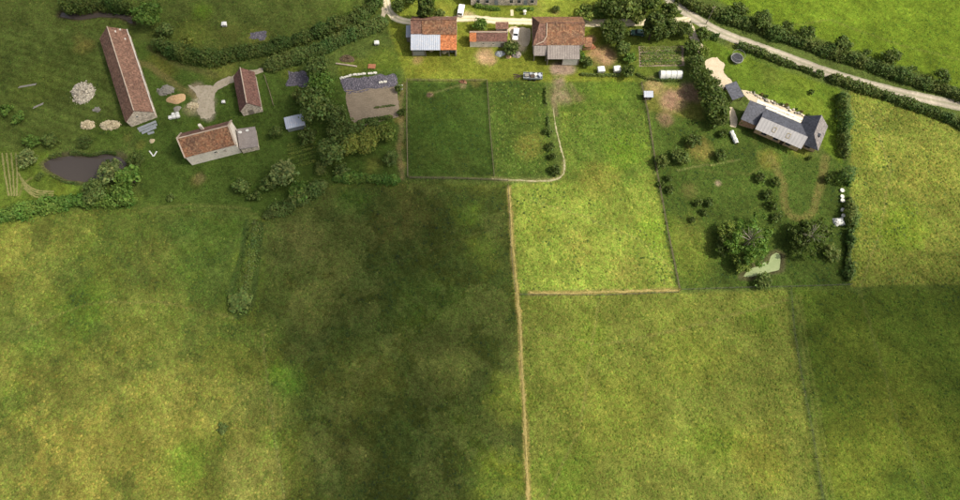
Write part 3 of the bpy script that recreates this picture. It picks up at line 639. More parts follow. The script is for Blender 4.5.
# farmhouse with pale walls
loc, rz, L = frame_from((-80.4, 83.3), (-67.1, 87.25), 8.0)
t = empty('farmhouse', loc, rz)
tag(t, 'pale walled farmhouse with orange brown tiled roof and two small windows', 'house')
gable_wall(t, L, 7.7, 4.6, 3.6, M['render'])
a, b = gable_roof(t, L, 7.7, 4.6, 3.6, M['tile_old'], ov=0.15, ovg=-0.15, seed=6, sag=0.09, m2=M['tile_brown'])
for sx, nm in ((1, 'gable_parapet'), (-1, 'gable_parapet')):
    mb = MB(); x0 = sx * (L/2 + 0.02); w_ = 0.42 if sx > 0 else 0.3
    for sy in (-1, 1):
        mb.add([(x0 - w_/2, sy*4.1, 4.35), (x0 + w_/2, sy*4.1, 4.35), (x0 + w_/2, 0, 8.25), (x0 - w_/2, 0, 8.25),
                (x0 - w_/2, sy*4.1, 4.85), (x0 + w_/2, sy*4.1, 4.85), (x0 + w_/2, 0, 8.75), (x0 - w_/2, 0, 8.75)],
               [(0,1,2,3),(4,7,6,5),(0,4,5,1),(1,5,6,2),(2,6,7,3),(3,7,4,0)])
    mb.build(nm, M['mortar'], t)
opening('window', t, 'S', 1.0, 2.9, 0.9, 1.0, -3.85); opening('window', t, 'S', 3.4, 2.9, 0.75, 0.8, -3.85)
opening('door', t, 'N', 0, 0, 1.2, 2.2, 3.85); opening('window', t, 'N', 3, 2.6, 1, 1.2, 3.85)
mb = MB(); mb.box(-1.0, -0.3, 2.2, 2.9, 5.6, 8.3); ch = mb.build('chimney', M['render'], a)
# lower ruin against its right gable
t = empty('outbuilding', (-65.2, 90.75, 0), R(15)); foot([(-68.4,93.7),(-63.0,94.7),(-61.8,88.3),(-66.7,86.8)], 0.3)
tag(t, 'low grey weathered lean-to roof built against the farmhouse gable', 'outbuilding')
mb = MB(); mb.prism([(-2.3,-3.1),(2.3,-3.1),(2.3,3.1),(-2.3,3.1)], 0, [2.6,1.9,1.9,2.6]); mb.build('wall', M['stone'], t)
a = slope('roof', ((-2.4,-3.3,2.78),(2.6,-3.3,2.04),(2.6,3.3,2.04),(-2.4,3.3,2.78)), M['fibro'], t, sag=0.10, seed=9)
for x, y, r in ((-1.6, 2.0, 0.55), (0.4, 2.3, 0.45)):
    mb = MB(); zz = 2.36 - 0.155 * x
    mb.prism([(x + r*math.cos(k)*(1+0.2*math.sin(3*k)), y + 0.7*r*math.sin(k)) for k in np.linspace(0, 5.6, 8)], zz, zz + 0.3)
    mb.build('loose_slab', M['white'], a)

# white metal garden shed
t = empty('metal_shed', (-52.5, 96.1, 0), R(15)); foot([(-56,97.5),(-50,99),(-48.5,95),(-54.6,92.5)], 0.3)
tag(t, 'small white metal shed on the grass left of the tall trees', 'shed')
mb = MB(); mb.prism([(-2.5,-1.5),(2.5,-1.5),(2.5,1.6),(-2.5,1.6)], 0, [2.0,2.0,2.4,2.4]); mb.build('wall', M['metalgrey'], t)
slope('roof', ((-2.7,-1.8,2.08),(2.7,-1.8,2.08),(2.7,1.8,2.56),(-2.7,1.8,2.56)), M['whitemetal'], t, 0.06, cell=0.3, sag=0.0, ribs=0.05)
opening('door', t, 'S', 0.8, 0, 1.1, 1.8, -1.5, M['metalgrey'])

# barn with the four part roof
t = empty('hay_barn', (-13.6, 125.0, 0)); foot([(-22.2,119),(-6.4,119),(-6.4,130.5),(-22.2,130.5)], 0.2)
tag(t, 'barn with patched tiled roof and white and orange lean-to over posts', 'barn')
x0, x1 = -6.6, 6.6
mb = MB(); mb.add([(x, y, z) for x in (x0, x1) for (y, z) in ((-1.0,0),(5.2,0),(5.2,4.6),(1.9,7.2),(-1.0,4.8))],
                  [(0,1,2,3,4),(9,8,7,6,5),(0,5,6,1),(1,6,7,2),(2,7,8,3),(3,8,9,4),(4,9,5,0)]); mb.build('wall', M['stone'], t)
xs = -3.4
ra = slope('roof', ((x0-0.1,-1.1,4.95),(xs,-1.1,4.95),(xs,1.89,7.42),(x0-0.1,1.89,7.42)), M['tile_brown'], t, sag=0.07, seed=11)
rb = slope('roof', ((xs+0.01,-1.25,5.0),(x1+0.2,-1.25,5.0),(x1+0.2,1.895,7.62),(xs+0.01,1.895,7.62)), M['tile_old'], t, sag=0.10, seed=12)
rc = slope('roof', ((x1+0.2,5.5,4.65),(x0-0.1,5.5,4.65),(x0-0.1,1.91,7.44),(x1+0.2,1.91,7.44)), M['tile_brown'], t, sag=0.07, seed=13)
mb = MB(); mb.tube([(x0+ (x1-x0)*i/12, 1.9, 7.6 + 0.04*math.sin(i*2.1)) for i in range(13)], [0.15]*13, 6); mb.build('ridge_tiles', M['tile_brown'], rb)
rd = slope('roof', ((x0-0.2,-5.45,3.25),(1.9,-5.45,3.25),(1.9,-0.95,4.86),(x0-0.2,-0.95,4.86)), M['whitemetal'], t, 0.06, cell=0.3, sag=0, ribs=0.05)
re = slope('roof', ((1.93,-5.35,3.2),(x1+0.15,-5.35,3.2),(x1+0.15,-1.0,4.78),(1.93,-1.0,4.78)), M['tile_orange'], t, sag=0.04, seed=14)
for x in (-6.4, -2.6, 1.8, 4.4, 6.3):
    mb = MB(); mb.box(x-0.14, x+0.14, -5.2, -4.92, 0, 3.12); mb.build('post', M['greywood'], t)
mb = MB(); mb.box(x0, x1, -5.3, -5.1, 2.9, 3.1); mb.build('beam', M['greywood'], t)
mb = MB(); mb.box(6.45, 6.6, -4.8, -1.05, 0, 3.2); mb.build('side_wall', M['stone'], t)
mb = MB(); mb.box(-6.3, -2.9, -5.0, -4.86, 0.1, 2.2); mb.build('metal_gate', M['metalgrey'], t)
for x, y, m_ in ((2.9,-4.0,'straw'),(3.4,-3.6,'rubble'),(-1.0,-3.2,'straw'),(5.3,-3.4,'metalgrey')):
    mb = MB(); mb.prism([(x+0.8*math.cos(k), y+0.6*math.sin(k)) for k in np.linspace(0,5.4,7)], 0, 1.1); o = mb.build('straw_bale', M[m_], None, bevel=0.15)
    o.location = (-13.6, 125.0, 0); tag(o, {'straw':'pale straw bale under the ' + ('orange' if x > 2 else 'white') + ' lean-to of the patched barn','rubble':'grey rubble bag under the orange lean-to of the patched barn','metalgrey':'grey steel bin under the orange lean-to of the patched barn'}[m_], {'straw':'bale','rubble':'bag','metalgrey':'bin'}[m_])
    o.name = {'straw':'straw_bale','rubble':'rubble_bag','metalgrey':'steel_bin'}[m_]
t2 = slope('roof', ((-8.5,-0.2,2.4),(-6.72,-0.2,2.4),(-6.72,3.6,3.1),(-8.5,3.6,3.1)), M['whitemetal'], t, 0.06, cell=0.3, sag=0, ribs=0.03)
mb = MB(); mb.prism([(-8.4,0.0),(-6.65,0.0),(-6.65,3.5),(-8.4,3.5)], 0, [2.3,2.3,2.95,2.95]); mb.build('annex_wall', M['greywood'], t)

# low stone outbuilding in the middle
t = empty('stone_outbuilding', (2.5, 125.0, 0)); foot([(-3.2,122.9),(8.6,122.9),(8.6,130),(-3.2,127)], 0.2)
tag(t, 'long low outbuilding with brown tiles and pale wall left of the white car', 'outbuilding')
gable_wall(t, 11.0, 3.7, 2.6, 1.75, M['render'])
a, b = gable_roof(t, 11.0, 3.7, 2.6, 1.75, M['tile_red'], ov=0.12, ovg=0.1, seed=16, rm=M['mortar'])
k = 1.75 / 1.85
sl_ = slope('roof', ((-5.62,-1.99,2.64),(-3.6,-1.99,2.64),(-3.6,-0.01,4.55),(-5.62,-0.01,4.55)), M['tile_orange'], t, 0.05, sag=0.02, seed=18)
opening('door', t, 'S', 4.2, 0, 1.0, 1.9, -1.85); opening('window', t, 'S', -1.5, 1.2, 0.7, 0.7, -1.85); opening('window', t, 'S', 1.5, 1.2, 0.7, 0.7, -1.85)
t = empty('lean_to', (4.2 + 2.4, 128.8, 0)); tag(t, 'small pinkish tiled lean-to behind the low outbuilding', 'outbuilding')
mb = MB(); mb.prism([(-1.7,-0.7),(1.7,-0.7),(1.7,0.8),(-1.7,0.8)], 0, [2.3,2.3,2.9,2.9]); mb.build('wall', M['stone'], t)
slope('roof', ((-1.95,-1.0,2.36),(1.95,-1.0,2.36),(1.95,1.0,3.1),(-1.95,1.0,3.1)), M['tile_brown'], t, sag=0.04, seed=19)
mb = MB(); mb.box(1.55, 1.85, -1.85, -0.75, 0, 2.3); mb.build('yard_wall', M['stone'], t)
for i in range(3):
    mb = MB(); mb.box(-0.5, 0.5, -0.4, 0.4, 0.7, 0.76)
    for sx in (-0.4, 0.4): mb.box(sx-0.04, sx+0.04, -0.3, 0.3, 0, 0.7)
    o = mb.build('bench', M['metalgrey']); o.location = (4.2 + 1.25*i, 127.45, 0); o.rotation_euler.z = R(6*i - 4)
    tag(o, ['small grey bench in the narrow yard, nearest the round bush','small grey bench in the middle of the narrow yard','small grey bench in the narrow yard, next to the yard wall'][i], 'bench', 'benches behind the low outbuilding')

# stone house at the top edge
t = empty('stone_house', (7.4, 142.6, 0)); foot([(-3,138.3),(18,138.3),(18,147),(-3,147)], 0.2)
tag(t, 'long stone house along the top edge, windows facing the gravel track', 'house')
gable_wall(t, 20.4, 7.8, 5.0, 3.4, M['palestone'])
gable_roof(t, 20.4, 7.8, 5.0, 3.4, M['tile_old'], ov=0.2, seed=21)
for u in (-8, -5.2, 2.2, 4.6, 8.6): opening('window', t, 'S', u, 0.9, 1.0, 1.4, -3.9, M['curtain'])
for u in (-7, -2, 3, 8): opening('window', t, 'S', u, 3.2, 0.9, 1.2, -3.9, M['curtain'])
for u in (-2.4, 6.6): opening('door', t, 'S', u, 0, 1.1, 2.2, -3.9, M['curtain'])

# hipped barn house with grey lean-to
t = empty('tiled_barn_house', (22.5, 123.0, 0)); foot([(15.3,116),(30.8,116),(30.8,130.5),(15.3,130.5)], 0.2)
tag(t, 'hipped orange brown tiled house with grey lean-to and creeper at its corner', 'house')
def lp(x, y, z): return (x - 22.5, y - 123.0, z)
mb = MB()
mb.add([lp(15.8,120.6,0),lp(30.2,120.6,0),lp(30.2,130.2,0),lp(15.8,130.2,0),lp(15.8,120.6,4.2),lp(30.2,120.6,4.2),lp(30.2,130.2,4.2),lp(15.8,130.2,4.2),lp(17.4,125.4,7.5),lp(30.2,125.4,7.6)],
       [(3,2,1,0),(0,1,5,4),(1,2,6,9,5),(2,3,7,6),(3,0,4,7),(4,5,9,8),(6,7,8,9),(7,4,8)]); mb.build('wall', M['stone'], t)
ra = slope('roof', (lp(19.42,120.4,4.4),lp(30.5,120.4,4.4),lp(30.5,125.39,8.0),lp(19.42,125.39,8.0)), M['tile_old'], t, sag=0.11, seed=23)
rl = slope('roof', (lp(15.5,120.4,4.36),lp(19.4,120.4,4.36),lp(19.4,125.39,7.94),lp(17.3,125.39,7.94)), M['tile_brown'], t, sag=0.08, seed=29)
rb = slope('roof', (lp(30.5,130.6,4.4),lp(15.5,130.6,4.4),lp(17.3,125.41,8.0),lp(30.5,125.41,8.0)), M['tile_old'], t, sag=0.08, seed=24)
rc = slope('roof', (lp(15.45,130.6,4.38),lp(15.45,120.4,4.38),lp(17.25,125.35,7.96),lp(17.25,125.45,7.96)), M['tile_brown'], t, sag=0.08, seed=25)
mb = MB(); mb.tube([lp(19.4,125.4,8.1),lp(19.4,122.4,5.95),lp(18.5,121.2,5.05),lp(16.4,120.5,4.55)], [0.14]*4, 6); mb.build('hip_tiles', M['mortar'], rl)
mb = MB(); mb.tube([lp(15.5,130.6,4.45),lp(16.4,128.0,6.25),lp(17.3,125.4,8.06)], [0.13]*3, 6); mb.build('hip_tiles', M['tile_brown'], rc)
mb = MB(); mb.tube([lp(19.3+11.2*i/10,125.4,8.05+0.03*math.sin(2.3*i)) for i in range(11)], [0.15]*11, 6); mb.build('ridge_tiles', M['tile_brown'], ra)
rd = slope('roof', (lp(19.7,116.5,3.05),lp(29.2,116.5,3.05),lp(29.2,120.55,4.35),lp(19.7,120.55,4.35)), M['fibro'], t, 0.06, cell=0.35, sag=0.05, ribs=0.05, seed=26)
re = slope('roof', (lp(15.8,118.0,2.7),lp(19.62,118.0,2.7),lp(19.62,120.5,4.2),lp(15.8,120.5,4.2)), M['fibro'], t, 0.06, cell=0.35, sag=0.04, ribs=0.04, seed=27)
for x, y, z in ((16.0,118.2,2.6),(19.5,118.2,2.6),(19.9,116.75,2.95),(24.3,116.75,2.95),(29.0,116.75,2.95)):
    mb = MB(); p = lp(x, y, 0); mb.box(p[0]-0.13, p[0]+0.13, p[1]-0.13, p[1]+0.13, 0, z); mb.build('post', M['greywood'], t)
mb = MB(); p = lp(24.4,116.62,0); mb.box(p[0], p[0]+4.3, p[1]-0.04, p[1]+0.04, 0.2, 2.9); pn = mb.build('sliding_door', M['offwhite'], t)
mb = MB(); p = lp(29.05,116.8,0); mb.box(p[0]-0.1, p[0]+0.1, p[1], p[1]+3.75, 0, 3.1); mb.build('side_wall', M['fibro'], t)
t = empty('brick_outhouse', (32.0, 122.4, 0)); foot([(30.6,120.5),(33.4,120.5),(33.4,124.5),(30.6,124.5)], .2)
tag(t, 'little red tiled outhouse at the right end of the hipped house', 'outbuilding')
mb = MB(); mb.prism([(-1.2,-0.4),(1.2,-0.4),(1.2,2.0),(-1.2,2.0)], 0, [1.9,1.9,2.5,2.5]); mb.build('wall', M['brick'], t)
slope('roof', ((-1.35,-0.7,2.0),(1.35,-0.7,2.0),(1.35,2.2,2.72),(-1.35,2.2,2.72)), M['tile_old'], t, sag=0.03, seed=28)

# dark slate carport
t = empty('carport', (73.2, 106.0, 0), R(-70)); foot([(72.1,103.0),(75.6,104.4),(74.1,108.7),(70.8,108.2)], 0.1)
tag(t, 'open carport with slate roof beside the white gravel drive', 'carport')
slope('roof', ((-2.6,-1.9,2.75),(2.6,-1.9,2.5),(2.6,1.8,2.7),(-2.6,1.8,2.95)), M['slate'], t, 0.1, sag=0.02)
for x in (-2.3, 2.3):
    for y in (-1.6, 1.5):
        mb = MB(); mb.box(x-0.08, x+0.08, y-0.08, y+0.08, 0, 2.55 - 0.045*(x-2.3) + 0.05*(y+1.6) - 0.06); mb.build('post', M['darkwood'], t)
mb = MB(); mb.box(-2.38, -2.32, -1.5, 1.4, 0.1, 2.5); mb.build('back_boards', M['darkwood'], t)

# slate house on the right
KU = np.array((0.883, -0.469)); KN = np.array((0.469, 0.883)); KO = np.array((77.1, 93.2))   # south eave corner, along, across
KR = math.atan2(KU[1], KU[0])
t = empty('slate_house', (KO[0], KO[1], 0), KR); foot([KO + KN, KO + KU*18 + KN*2.2, KO + KU*18 + KN*10.6, KO + KN*8.2, KO - KU*4.5 + KN*7, KO - KU*4.5 + KN*1.5], 0)
tag(t, 'slate roofed house with pale zinc front slope and cross wing', 'house')
def pent(u0, u1, prof):
    mb = MB(); n = len(prof)
    mb.add([(u, q[0], q[1]) for u in (u0, u1) for q in prof], [tuple(range(n)), tuple(range(2*n-1, n-1, -1))] + [(i, (i+1) % n, n+(i+1) % n, n+i) for i in range(n)]); return mb
pent(0.4, 13.2, [(1.0,0),(7.4,0),(7.4,2.9),(2.9,4.75),(1.0,3.4)]).build('wall', M['timber_tan'], t)
za = slope('roof', ((0,0.0,3.0),(13.4,0.0,3.0),(13.4,2.92,5.1),(0,2.92,5.1)), M['zinc'], t, 0.12, cell=0.45, sag=0.0, ribs=0.03)
zb = slope('roof', ((14.0,7.85,3.0),(0.0,7.85,3.0),(0.0,2.94,5.12),(14.0,2.94,5.12)), M['slate'], t, 0.12, sag=0.02, seed=31)
for u in (4.2, 8.2):                                       # roof lights in the zinc
    mb = MB(); s_ = 2.1/2.92
    for (a0,a1,b0,b1) in ((0,1.0,0.9,1.0),(0,1.0,1.9,2.0),(0,0.1,1.0,1.9),(0.9,1.0,1.0,1.9)):
        mb.add([(u+a0,b0,3.0+b0*s_+0.02),(u+a1,b0,3.0+b0*s_+0.02),(u+a1,b1,3.0+b1*s_+0.02),(u+a0,b1,3.0+b1*s_+0.02),(u+a0,b0,3.0+b0*s_+0.14),(u+a1,b0,3.0+b0*s_+0.14),(u+a1,b1,3.0+b1*s_+0.14),(u+a0,b1,3.0+b1*s_+0.14)],
               [(3,2,1,0),(4,5,6,7),(0,1,5,4),(1,2,6,5),(2,3,7,6),(3,0,4,7)])
    o = mb.build('roof_light', M['straw'], za)
for u in (3, 6.5, 10): opening('window', t, 'S', u, 0.9, 1.4, 1.3, 1.0, M['slate'])
opening('door', t, 'S', 8.4, 0, 1.0, 2.1, 1.0, M['darkwood'])
mb = MB(); mb.prism([(-4.3,1.3),(-0.02,1.9),(-0.02,7.0),(-4.3,6.6)], 0, [2.75,2.75,3.9,3.9]); mb.build('side_wing_wall', M['brick'], t)
slope('roof', ((-4.6,1.2,2.95),(0.15,1.2,2.95),(0.15,7.5,4.25),(-4.6,7.3,4.25)), M['slate'], t, 0.1, sag=0.02, seed=33)
opening('window', t, 'W', 3.5, 0.9, 1.2, 1.2, -4.3, M['slate'])
# cross wing: ridge across the main range
cu = 14.3
mb = MB(); mb.box(cu-3.1, cu+3.1, 2.8, 10.1, 0, 3.0)
mb.add([(cu-3.1,10.1,3.002),(cu+3.1,10.1,3.002),(cu,10.1,5.75),(cu-3.1,9.9,3.002),(cu+3.1,9.9,3.002),(cu,9.9,5.75)], [(0,2,1),(3,4,5),(0,1,4,3),(1,2,5,4),(2,0,3,5)])
mb.build('cross_wing_wall', M['timber_tan'], t)
slope('roof', ((cu+3.5,1.7,2.95),(cu+3.5,10.5,2.95),(cu+0.004,10.5,6.2),(cu+0.004,3.7,6.2)), M['slate_old'], t, 0.12, sag=0.02, seed=35)
slope('roof', ((cu-3.5,10.5,2.95),(cu-3.5,1.7,2.95),(cu-0.004,3.7,6.2),(cu-0.004,10.5,6.2)), M['slate'], t, 0.12, sag=0.02, seed=36)
slope('roof', ((cu-3.49,1.69,2.94),(cu+3.49,1.69,2.94),(cu+0.02,3.68,6.19),(cu-0.02,3.68,6.19)), M['slate'], t, 0.12, sag=0.02, seed=37)
mb = MB(); mb.box(cu+1.2, cu+2.0, 4.6, 5.5, 4.5, 5.1); mb.build('roof_light', M['pane'], t)
opening('window', t, 'S', cu+0.8, 0.9, 1.6, 1.3, 2.8, M['slate'])
# terrace of slabs and rockery behind the slate house
sheet('terrace', [(741,90),(747,90.5),(765,98),(790,109),(817,119.5),(818,126),(808,128),(760,108),(748,100)], M['limestone'], z=0.016, jit=0.15)
rng = random.Random(5)
terrace = bpy.data.objects['terrace']
slab = MB().box(-0.75, 0.75, -0.45, 0.45, 0, 0.10).mesh('slab', M['offwhite'], bevel=0.03)
for i in range(33):
    p = KO + KU * (-1.5 + i % 11 * 1.25) + KN * (9.5 + (i // 11) * 1.05 + rng.uniform(-0.1, 0.1))
    o = link('slab', slab); o.location = (p[0], p[1], 0.02); o.rotation_euler.z = KR + rng.uniform(-0.25, 0.25); o.parent = terrace

# ------------------------------------------------------------------ foliage
def leaves(C, N, S, cols, rng, aspect=0.7):
    """one rhombic leaf spray for each centre"""
    n = len(C); N = N / (np.linalg.norm(N, axis=1)[:, None] + 1e-9)
    r = rng.normal(size=(n, 3)); a = np.cross(N, r); a /= np.linalg.norm(a, axis=1)[:, None] + 1e-9; b = np.cross(N, a)
    s = S[:, None]
    q = np.stack([C - a * s, C - b * s * aspect + N * s * 0.2, C + a * s, C + b * s * aspect + N * s * 0.15], 1).reshape(-1, 3)
    f = np.arange(4 * n).reshape(n, 4)
    return q, f, np.repeat(cols, 4, 0)
def leaf_cols(n, base, rng, jit=0.25, clump=None):
    c = np.array(base)[None, :] * np.ones((n, 1))
    k = 1 + rng.uniform(-jit, jit, (n, 1)); c = c * k
    c[:, 0] *= 1 + rng.uniform(-0.18, 0.22, n)
    if clump is not None: c = c * clump[:, None]
    return np.clip(c, 0.004, 0.6)
def crown_mesh(name, seed, rx, rz, zc, n_clump, n_leaf, size, base=(0.098, 0.140, 0.036), hollow=0.0, spread=0.70):
    rng = np.random.RandomState(seed)
    d = rng.normal(size=(n_clump, 3)); d[:, 2] = np.abs(d[:, 2]) * 0.9 - 0.25; d /= np.linalg.norm(d, axis=1)[:, None]
    rad = rng.uniform(0.40 + hollow, 1.12, n_clump) * spread
    cc = d * rad[:, None]; cr = rng.uniform(0.16, 0.40, n_clump)
    tone = rng.uniform(0.75, 1.3, n_clump)
    k = rng.randint(0, n_clump, n_leaf)
    w = rng.normal(size=(n_leaf, 3)); w[:, 2] += 0.25; w /= np.linalg.norm(w, axis=1)[:, None]
    pos = cc[k] + w * (cr[k] * rng.uniform(0.55, 1.08, n_leaf))[:, None]
    pos[:, 0] *= rx; pos[:, 1] *= rx; pos[:, 2] = pos[:, 2] * rz + zc
    pos[:, 2] = np.maximum(pos[:, 2], 0.1)
    nrm = w + rng.normal(size=(n_leaf, 3)) * 0.45
    S = size * rng.uniform(0.6, 1.25, n_leaf)
    V, f, c = leaves(pos, nrm, S, leaf_cols(n_leaf, base, rng, 0.22, tone[k]), rng)
    return np_mesh(name, V, f, M['leaf'], c)
def limb_mesh(name, seed, h, r0, reach, n, m, top=0.6):
    """tapered trunk with limbs"""
    rng = random.Random(seed); mb = MB()
    pts = [(0, 0, -0.1)]; 
    for i in range(1, 5): pts.append((rng.uniform(-.04, .04) * h * i / 4, rng.uniform(-.04, .04) * h * i / 4, h * i / 4 * top))
    mb.tube(pts, [r0 * (1.15 - 0.2 * i) for i in range(5)], 7)
    for k in range(n):
        a = 2 * math.pi * k / n + rng.uniform(-.4, .4); z0 = h * top * rng.uniform(0.55, 0.98); l = reach * rng.uniform(0.6, 1.0); up = h * rng.uniform(0.12, 0.36)
        p1 = (0.45 * l * math.cos(a + .15), 0.45 * l * math.sin(a + .15), z0 + up * 0.6); p2 = (l * math.cos(a), l * math.sin(a), z0 + up)
        mb.tube([(0, 0, z0), p1, p2], [r0 * 0.45, r0 * 0.28, r0 * 0.08], 5)
        for j in range(2):
            b = a + rng.uniform(-.9, .9); q = (p1[0] + 0.4 * l * math.cos(b), p1[1] + 0.4 * l * math.sin(b), p1[2] + up * rng.uniform(0.2, 0.6))
            mb.tube([p1, q], [r0 * 0.2, r0 * 0.06], 4)
    return mb.mesh(name, m, smooth=True)

PROTO = {}
for i in range(4):
    PROTO['tree', i] = (crown_mesh('crown', 100 + i, 4.6, 3.6, 4.8, 66, 2700, 0.38), limb_mesh('trunk', 10 + i, 8, 0.26, 3.0, 7, M['bark']), 4.5, 8.2)
    PROTO['small', i] = (crown_mesh('crown', 120 + i, 2.6, 2.0, 2.4, 38, 1050, 0.31), limb_mesh('trunk', 20 + i, 4, 0.14, 1.6, 6, M['bark']), 2.5, 4.4)
    PROTO['shrub', i] = (crown_mesh('foliage', 140 + i, 1.35, 1.0, 0.95, 22, 400, 0.24), limb_mesh('stem', 30 + i, 1.7, 0.05, 0.8, 6, M['bark']), 1.3, 1.9)
    PROTO['cone', i] = (crown_mesh('crown', 160 + i, 2.2, 5.0, 5.2, 60, 2600, 0.34, spread=0.7), limb_mesh('trunk', 40 + i, 9, 0.2, 1.4, 9, M['bark'], 0.85), 2.1, 10)
GREEN = dict(mid=(1, 1, 1), dark=(0.82, 0.82, 0.74), deep=(0.70, 0.71, 0.62), lime=(1.45, 1.35, 1.05), yellow=(1.9, 1.55, 1.2), grey=(1.45, 1.3, 1.7), olive=(1.08, 0.98, 0.95), fresh=(1.05, 1.25, 0.9), brown=(1.5, 0.9, 1.2))
_cnt = [0]
def plant(kind, px, py, rpx, tint, label, name=None, cat=None, hs=1.0, group=None, z=None):
    cm, tm, r0, h0 = PROTO[kind, _cnt[0] % 4]; _cnt[0] += 1
    rw = 1.16 * rpx / ppm(px, py); s = rw / r0; hh = h0 * s * hs
    b = P(px, py, hh * 0.55)
    nm = name or ('shrub' if kind == 'shrub' else 'tree'); rr = random.Random(_cnt[0] * 7)
    t = empty(nm, (b[0], b[1], 0), rr.uniform(0, 6.28)); t.scale = (s * rr.uniform(0.86, 1.14), s * rr.uniform(0.86, 1.14), s * hs)
    tag(t, label, cat or ('shrub' if kind == 'shrub' else 'tree'), group)
    c = link('foliage' if kind == 'shrub' else 'crown', cm, t); g = GREEN[tint]; k = rr.uniform(0.88, 1.14); c.color = (g[0]*k, g[1]*k, g[2]*k, 1)
    link('stem' if kind == 'shrub' else 'trunk', tm, t)
    return t
def hedge(pts, width, height, label, tint='mid', seed=1, dens=22, size=0.3, gaps=0.0, group=None, lump=0.5, name='hedge', zoff=0.5):
    rng = np.random.RandomState(seed)
    w = [np.array(P(p[0], p[1], height * zoff)[:2]) for p in pts]
    ws = [2*w[0]-w[1]] + w + [2*w[-1]-w[-2]]; line = []
    for i in range(1, len(ws) - 2):
        p0, p1, p2, p3 = ws[i-1:i+3]; n = max(2, int(np.linalg.norm(p2 - p1) / 0.5))
        for k in range(n):
            t = k / n; line.append(0.5*((2*p1)+(-p0+p2)*t+(2*p0-5*p1+4*p2-p3)*t*t+(-p0+3*p1-3*p2+p3)*t**3))
    line = np.array(line); seg = np.linalg.norm(np.diff(line, axis=0), axis=1); S = np.concatenate([[0], np.cumsum(seg)]); Lh = S[-1]
    n = int(Lh * (width + 2 * height) * 0.8 * dens)
    s = rng.uniform(0, Lh, n); th = rng.uniform(-0.12, math.pi + 0.12, n)
    cx = np.interp(s, S, line[:, 0]); cy = np.interp(s, S, line[:, 1])
    tan = np.gradient(line, axis=0); tan /= np.linalg.norm(tan, axis=1)[:, None]
    tx = np.interp(s, S, tan[:, 0]); ty = np.interp(s, S, tan[:, 1])
    # bushes along the row: each bush swells the section
    cell = fbm(s, th * 1.2, 2.2, 3, seed); row = fbm(s, s * 0, 5.5, 2, seed + 4); sml = fbm(s * 1.0, th * 2.5, 0.9, 2, seed + 7)
    k = 1 + lump * ((cell - 0.5) * 1.3 + (row - 0.5) * 1.1 + (sml - 0.5) * 0.7)
    endt = np.clip(np.minimum(s, Lh - s) / (width * 0.6), 0.05, 1) ** 0.5
    k = k * endt * np.where(rng.rand(n) < 0.12, rng.uniform(1.0, 1.22, n), rng.uniform(0.70, 1.04, n))
    ox = np.cos(th) * width / 2 * k; oz = np.maximum(np.sin(th), -0.1) * height * k
    pos = np.stack([cx - ty * ox, cy + tx * ox, np.maximum(0.08, 0.12 * height + oz * 0.9)], 1)
    nr = np.stack([-ty * np.cos(th), tx * np.cos(th), np.sin(th) + 0.2], 1) + rng.normal(size=(n, 3)) * 0.45
    if gaps:
        keep = fbm(s, s * 0 + 3, 4.0, 2, seed + 9) > gaps; pos, nr, cell, row = pos[keep], nr[keep], cell[keep], row[keep]; n = len(pos)
    tone = 0.72 + 0.35 * row + 0.35 * cell
    sp = fbm(pos[:, 0], pos[:, 1], 3.5, 2, seed + 13); hue = np.stack([1 + 0.9 * (sp - 0.5), 1 + 0.4 * (sp - 0.5), 1 + 0.5 * (sp - 0.5)], 1)
    V, f, c = leaves(pos, nr, size * rng.uniform(0.6, 1.25, n), leaf_cols(n, np.array((0.094, 0.136, 0.035)) * np.array(GREEN[tint]), rng, 0.22, tone), rng)
    c = c * np.repeat(hue, 4, 0)
    b = line[0]; V = V - np.array((b[0], b[1], 0))
    t = empty(name, (b[0], b[1], 0)); tag(t, label, 'hedge', group)
    link('foliage', np_mesh('foliage', V, f, M['leaf'], c), t)
    sm = PROTO['shrub', seed % 4][1]
    for d in np.arange(1.2, Lh - 0.5, 3.0):
        o = link('stem', sm, t); o.location = (np.interp(d, S, line[:, 0]) - b[0], np.interp(d, S, line[:, 1]) - b[1], 0); o.scale = (1, 1, height / 2.2); o.rotation_euler.z = d
    return t

# hedgerows
hedge([(151,40),(160,45),(172,50),(186,53),(207,58),(235,53),(262,48),(284,42),(306,35),(330,26),(352,19),(366,10),(374,0),(380,-12)], 4.2, 3.4, 'long curved hedgerow crossing the upper left grassland', 'dark', 1, lump=0.65)
hedge([(263,66),(280,61),(300,55),(320,48),(340,38),(360,30),(378,23),(389,19)], 4.0, 3.4, 'straight dense hedge running from the small barn up to the track', 'mid', 2, lump=0.4)
hedge([(-12,221),(0,216),(25,209),(56,203),(84,199),(112,199),(138,198)], 4.6, 3.0, 'bushy hedge between the brown pond and the left meadow', 'fresh', 3, lump=0.8)
hedge([(262,216),(276,211),(292,203),(310,192),(328,180)], 3.4, 2.6, 'loose diagonal hedge below the vegetable patch', 'mid', 4, lump=1.0)
hedge([(255,219),(252,240),(249,262),(245,284),(241,298)], 4.2, 0.55, 'low band of rank grass and weeds running down into the left meadow', 'mid', 13, lump=0.9, size=0.28, dens=8, gaps=0.1, name='weed_hedge')
hedge([(332,178),(350,177),(368,178),(385,179),(402,179)], 2.8, 2.2, 'low hedge along the top of the left meadow', 'fresh', 5, lump=0.6)
hedge([(48,158),(60,154),(78,153.5),(92,155),(105,152),(118,154)], 1.0, 1.0, 'fringe of dark reeds on the upper bank of the brown pond', 'dark', 21, lump=1.0, size=0.2, gaps=0.2, name='reed_fringe')
hedge([(50,174),(64,181.5),(80,184)], 0.8, 0.6, 'fringe of low reeds on the lower bank of the brown pond', 'mid', 22, lump=1.0, size=0.2, gaps=0.25, name='reed_fringe')
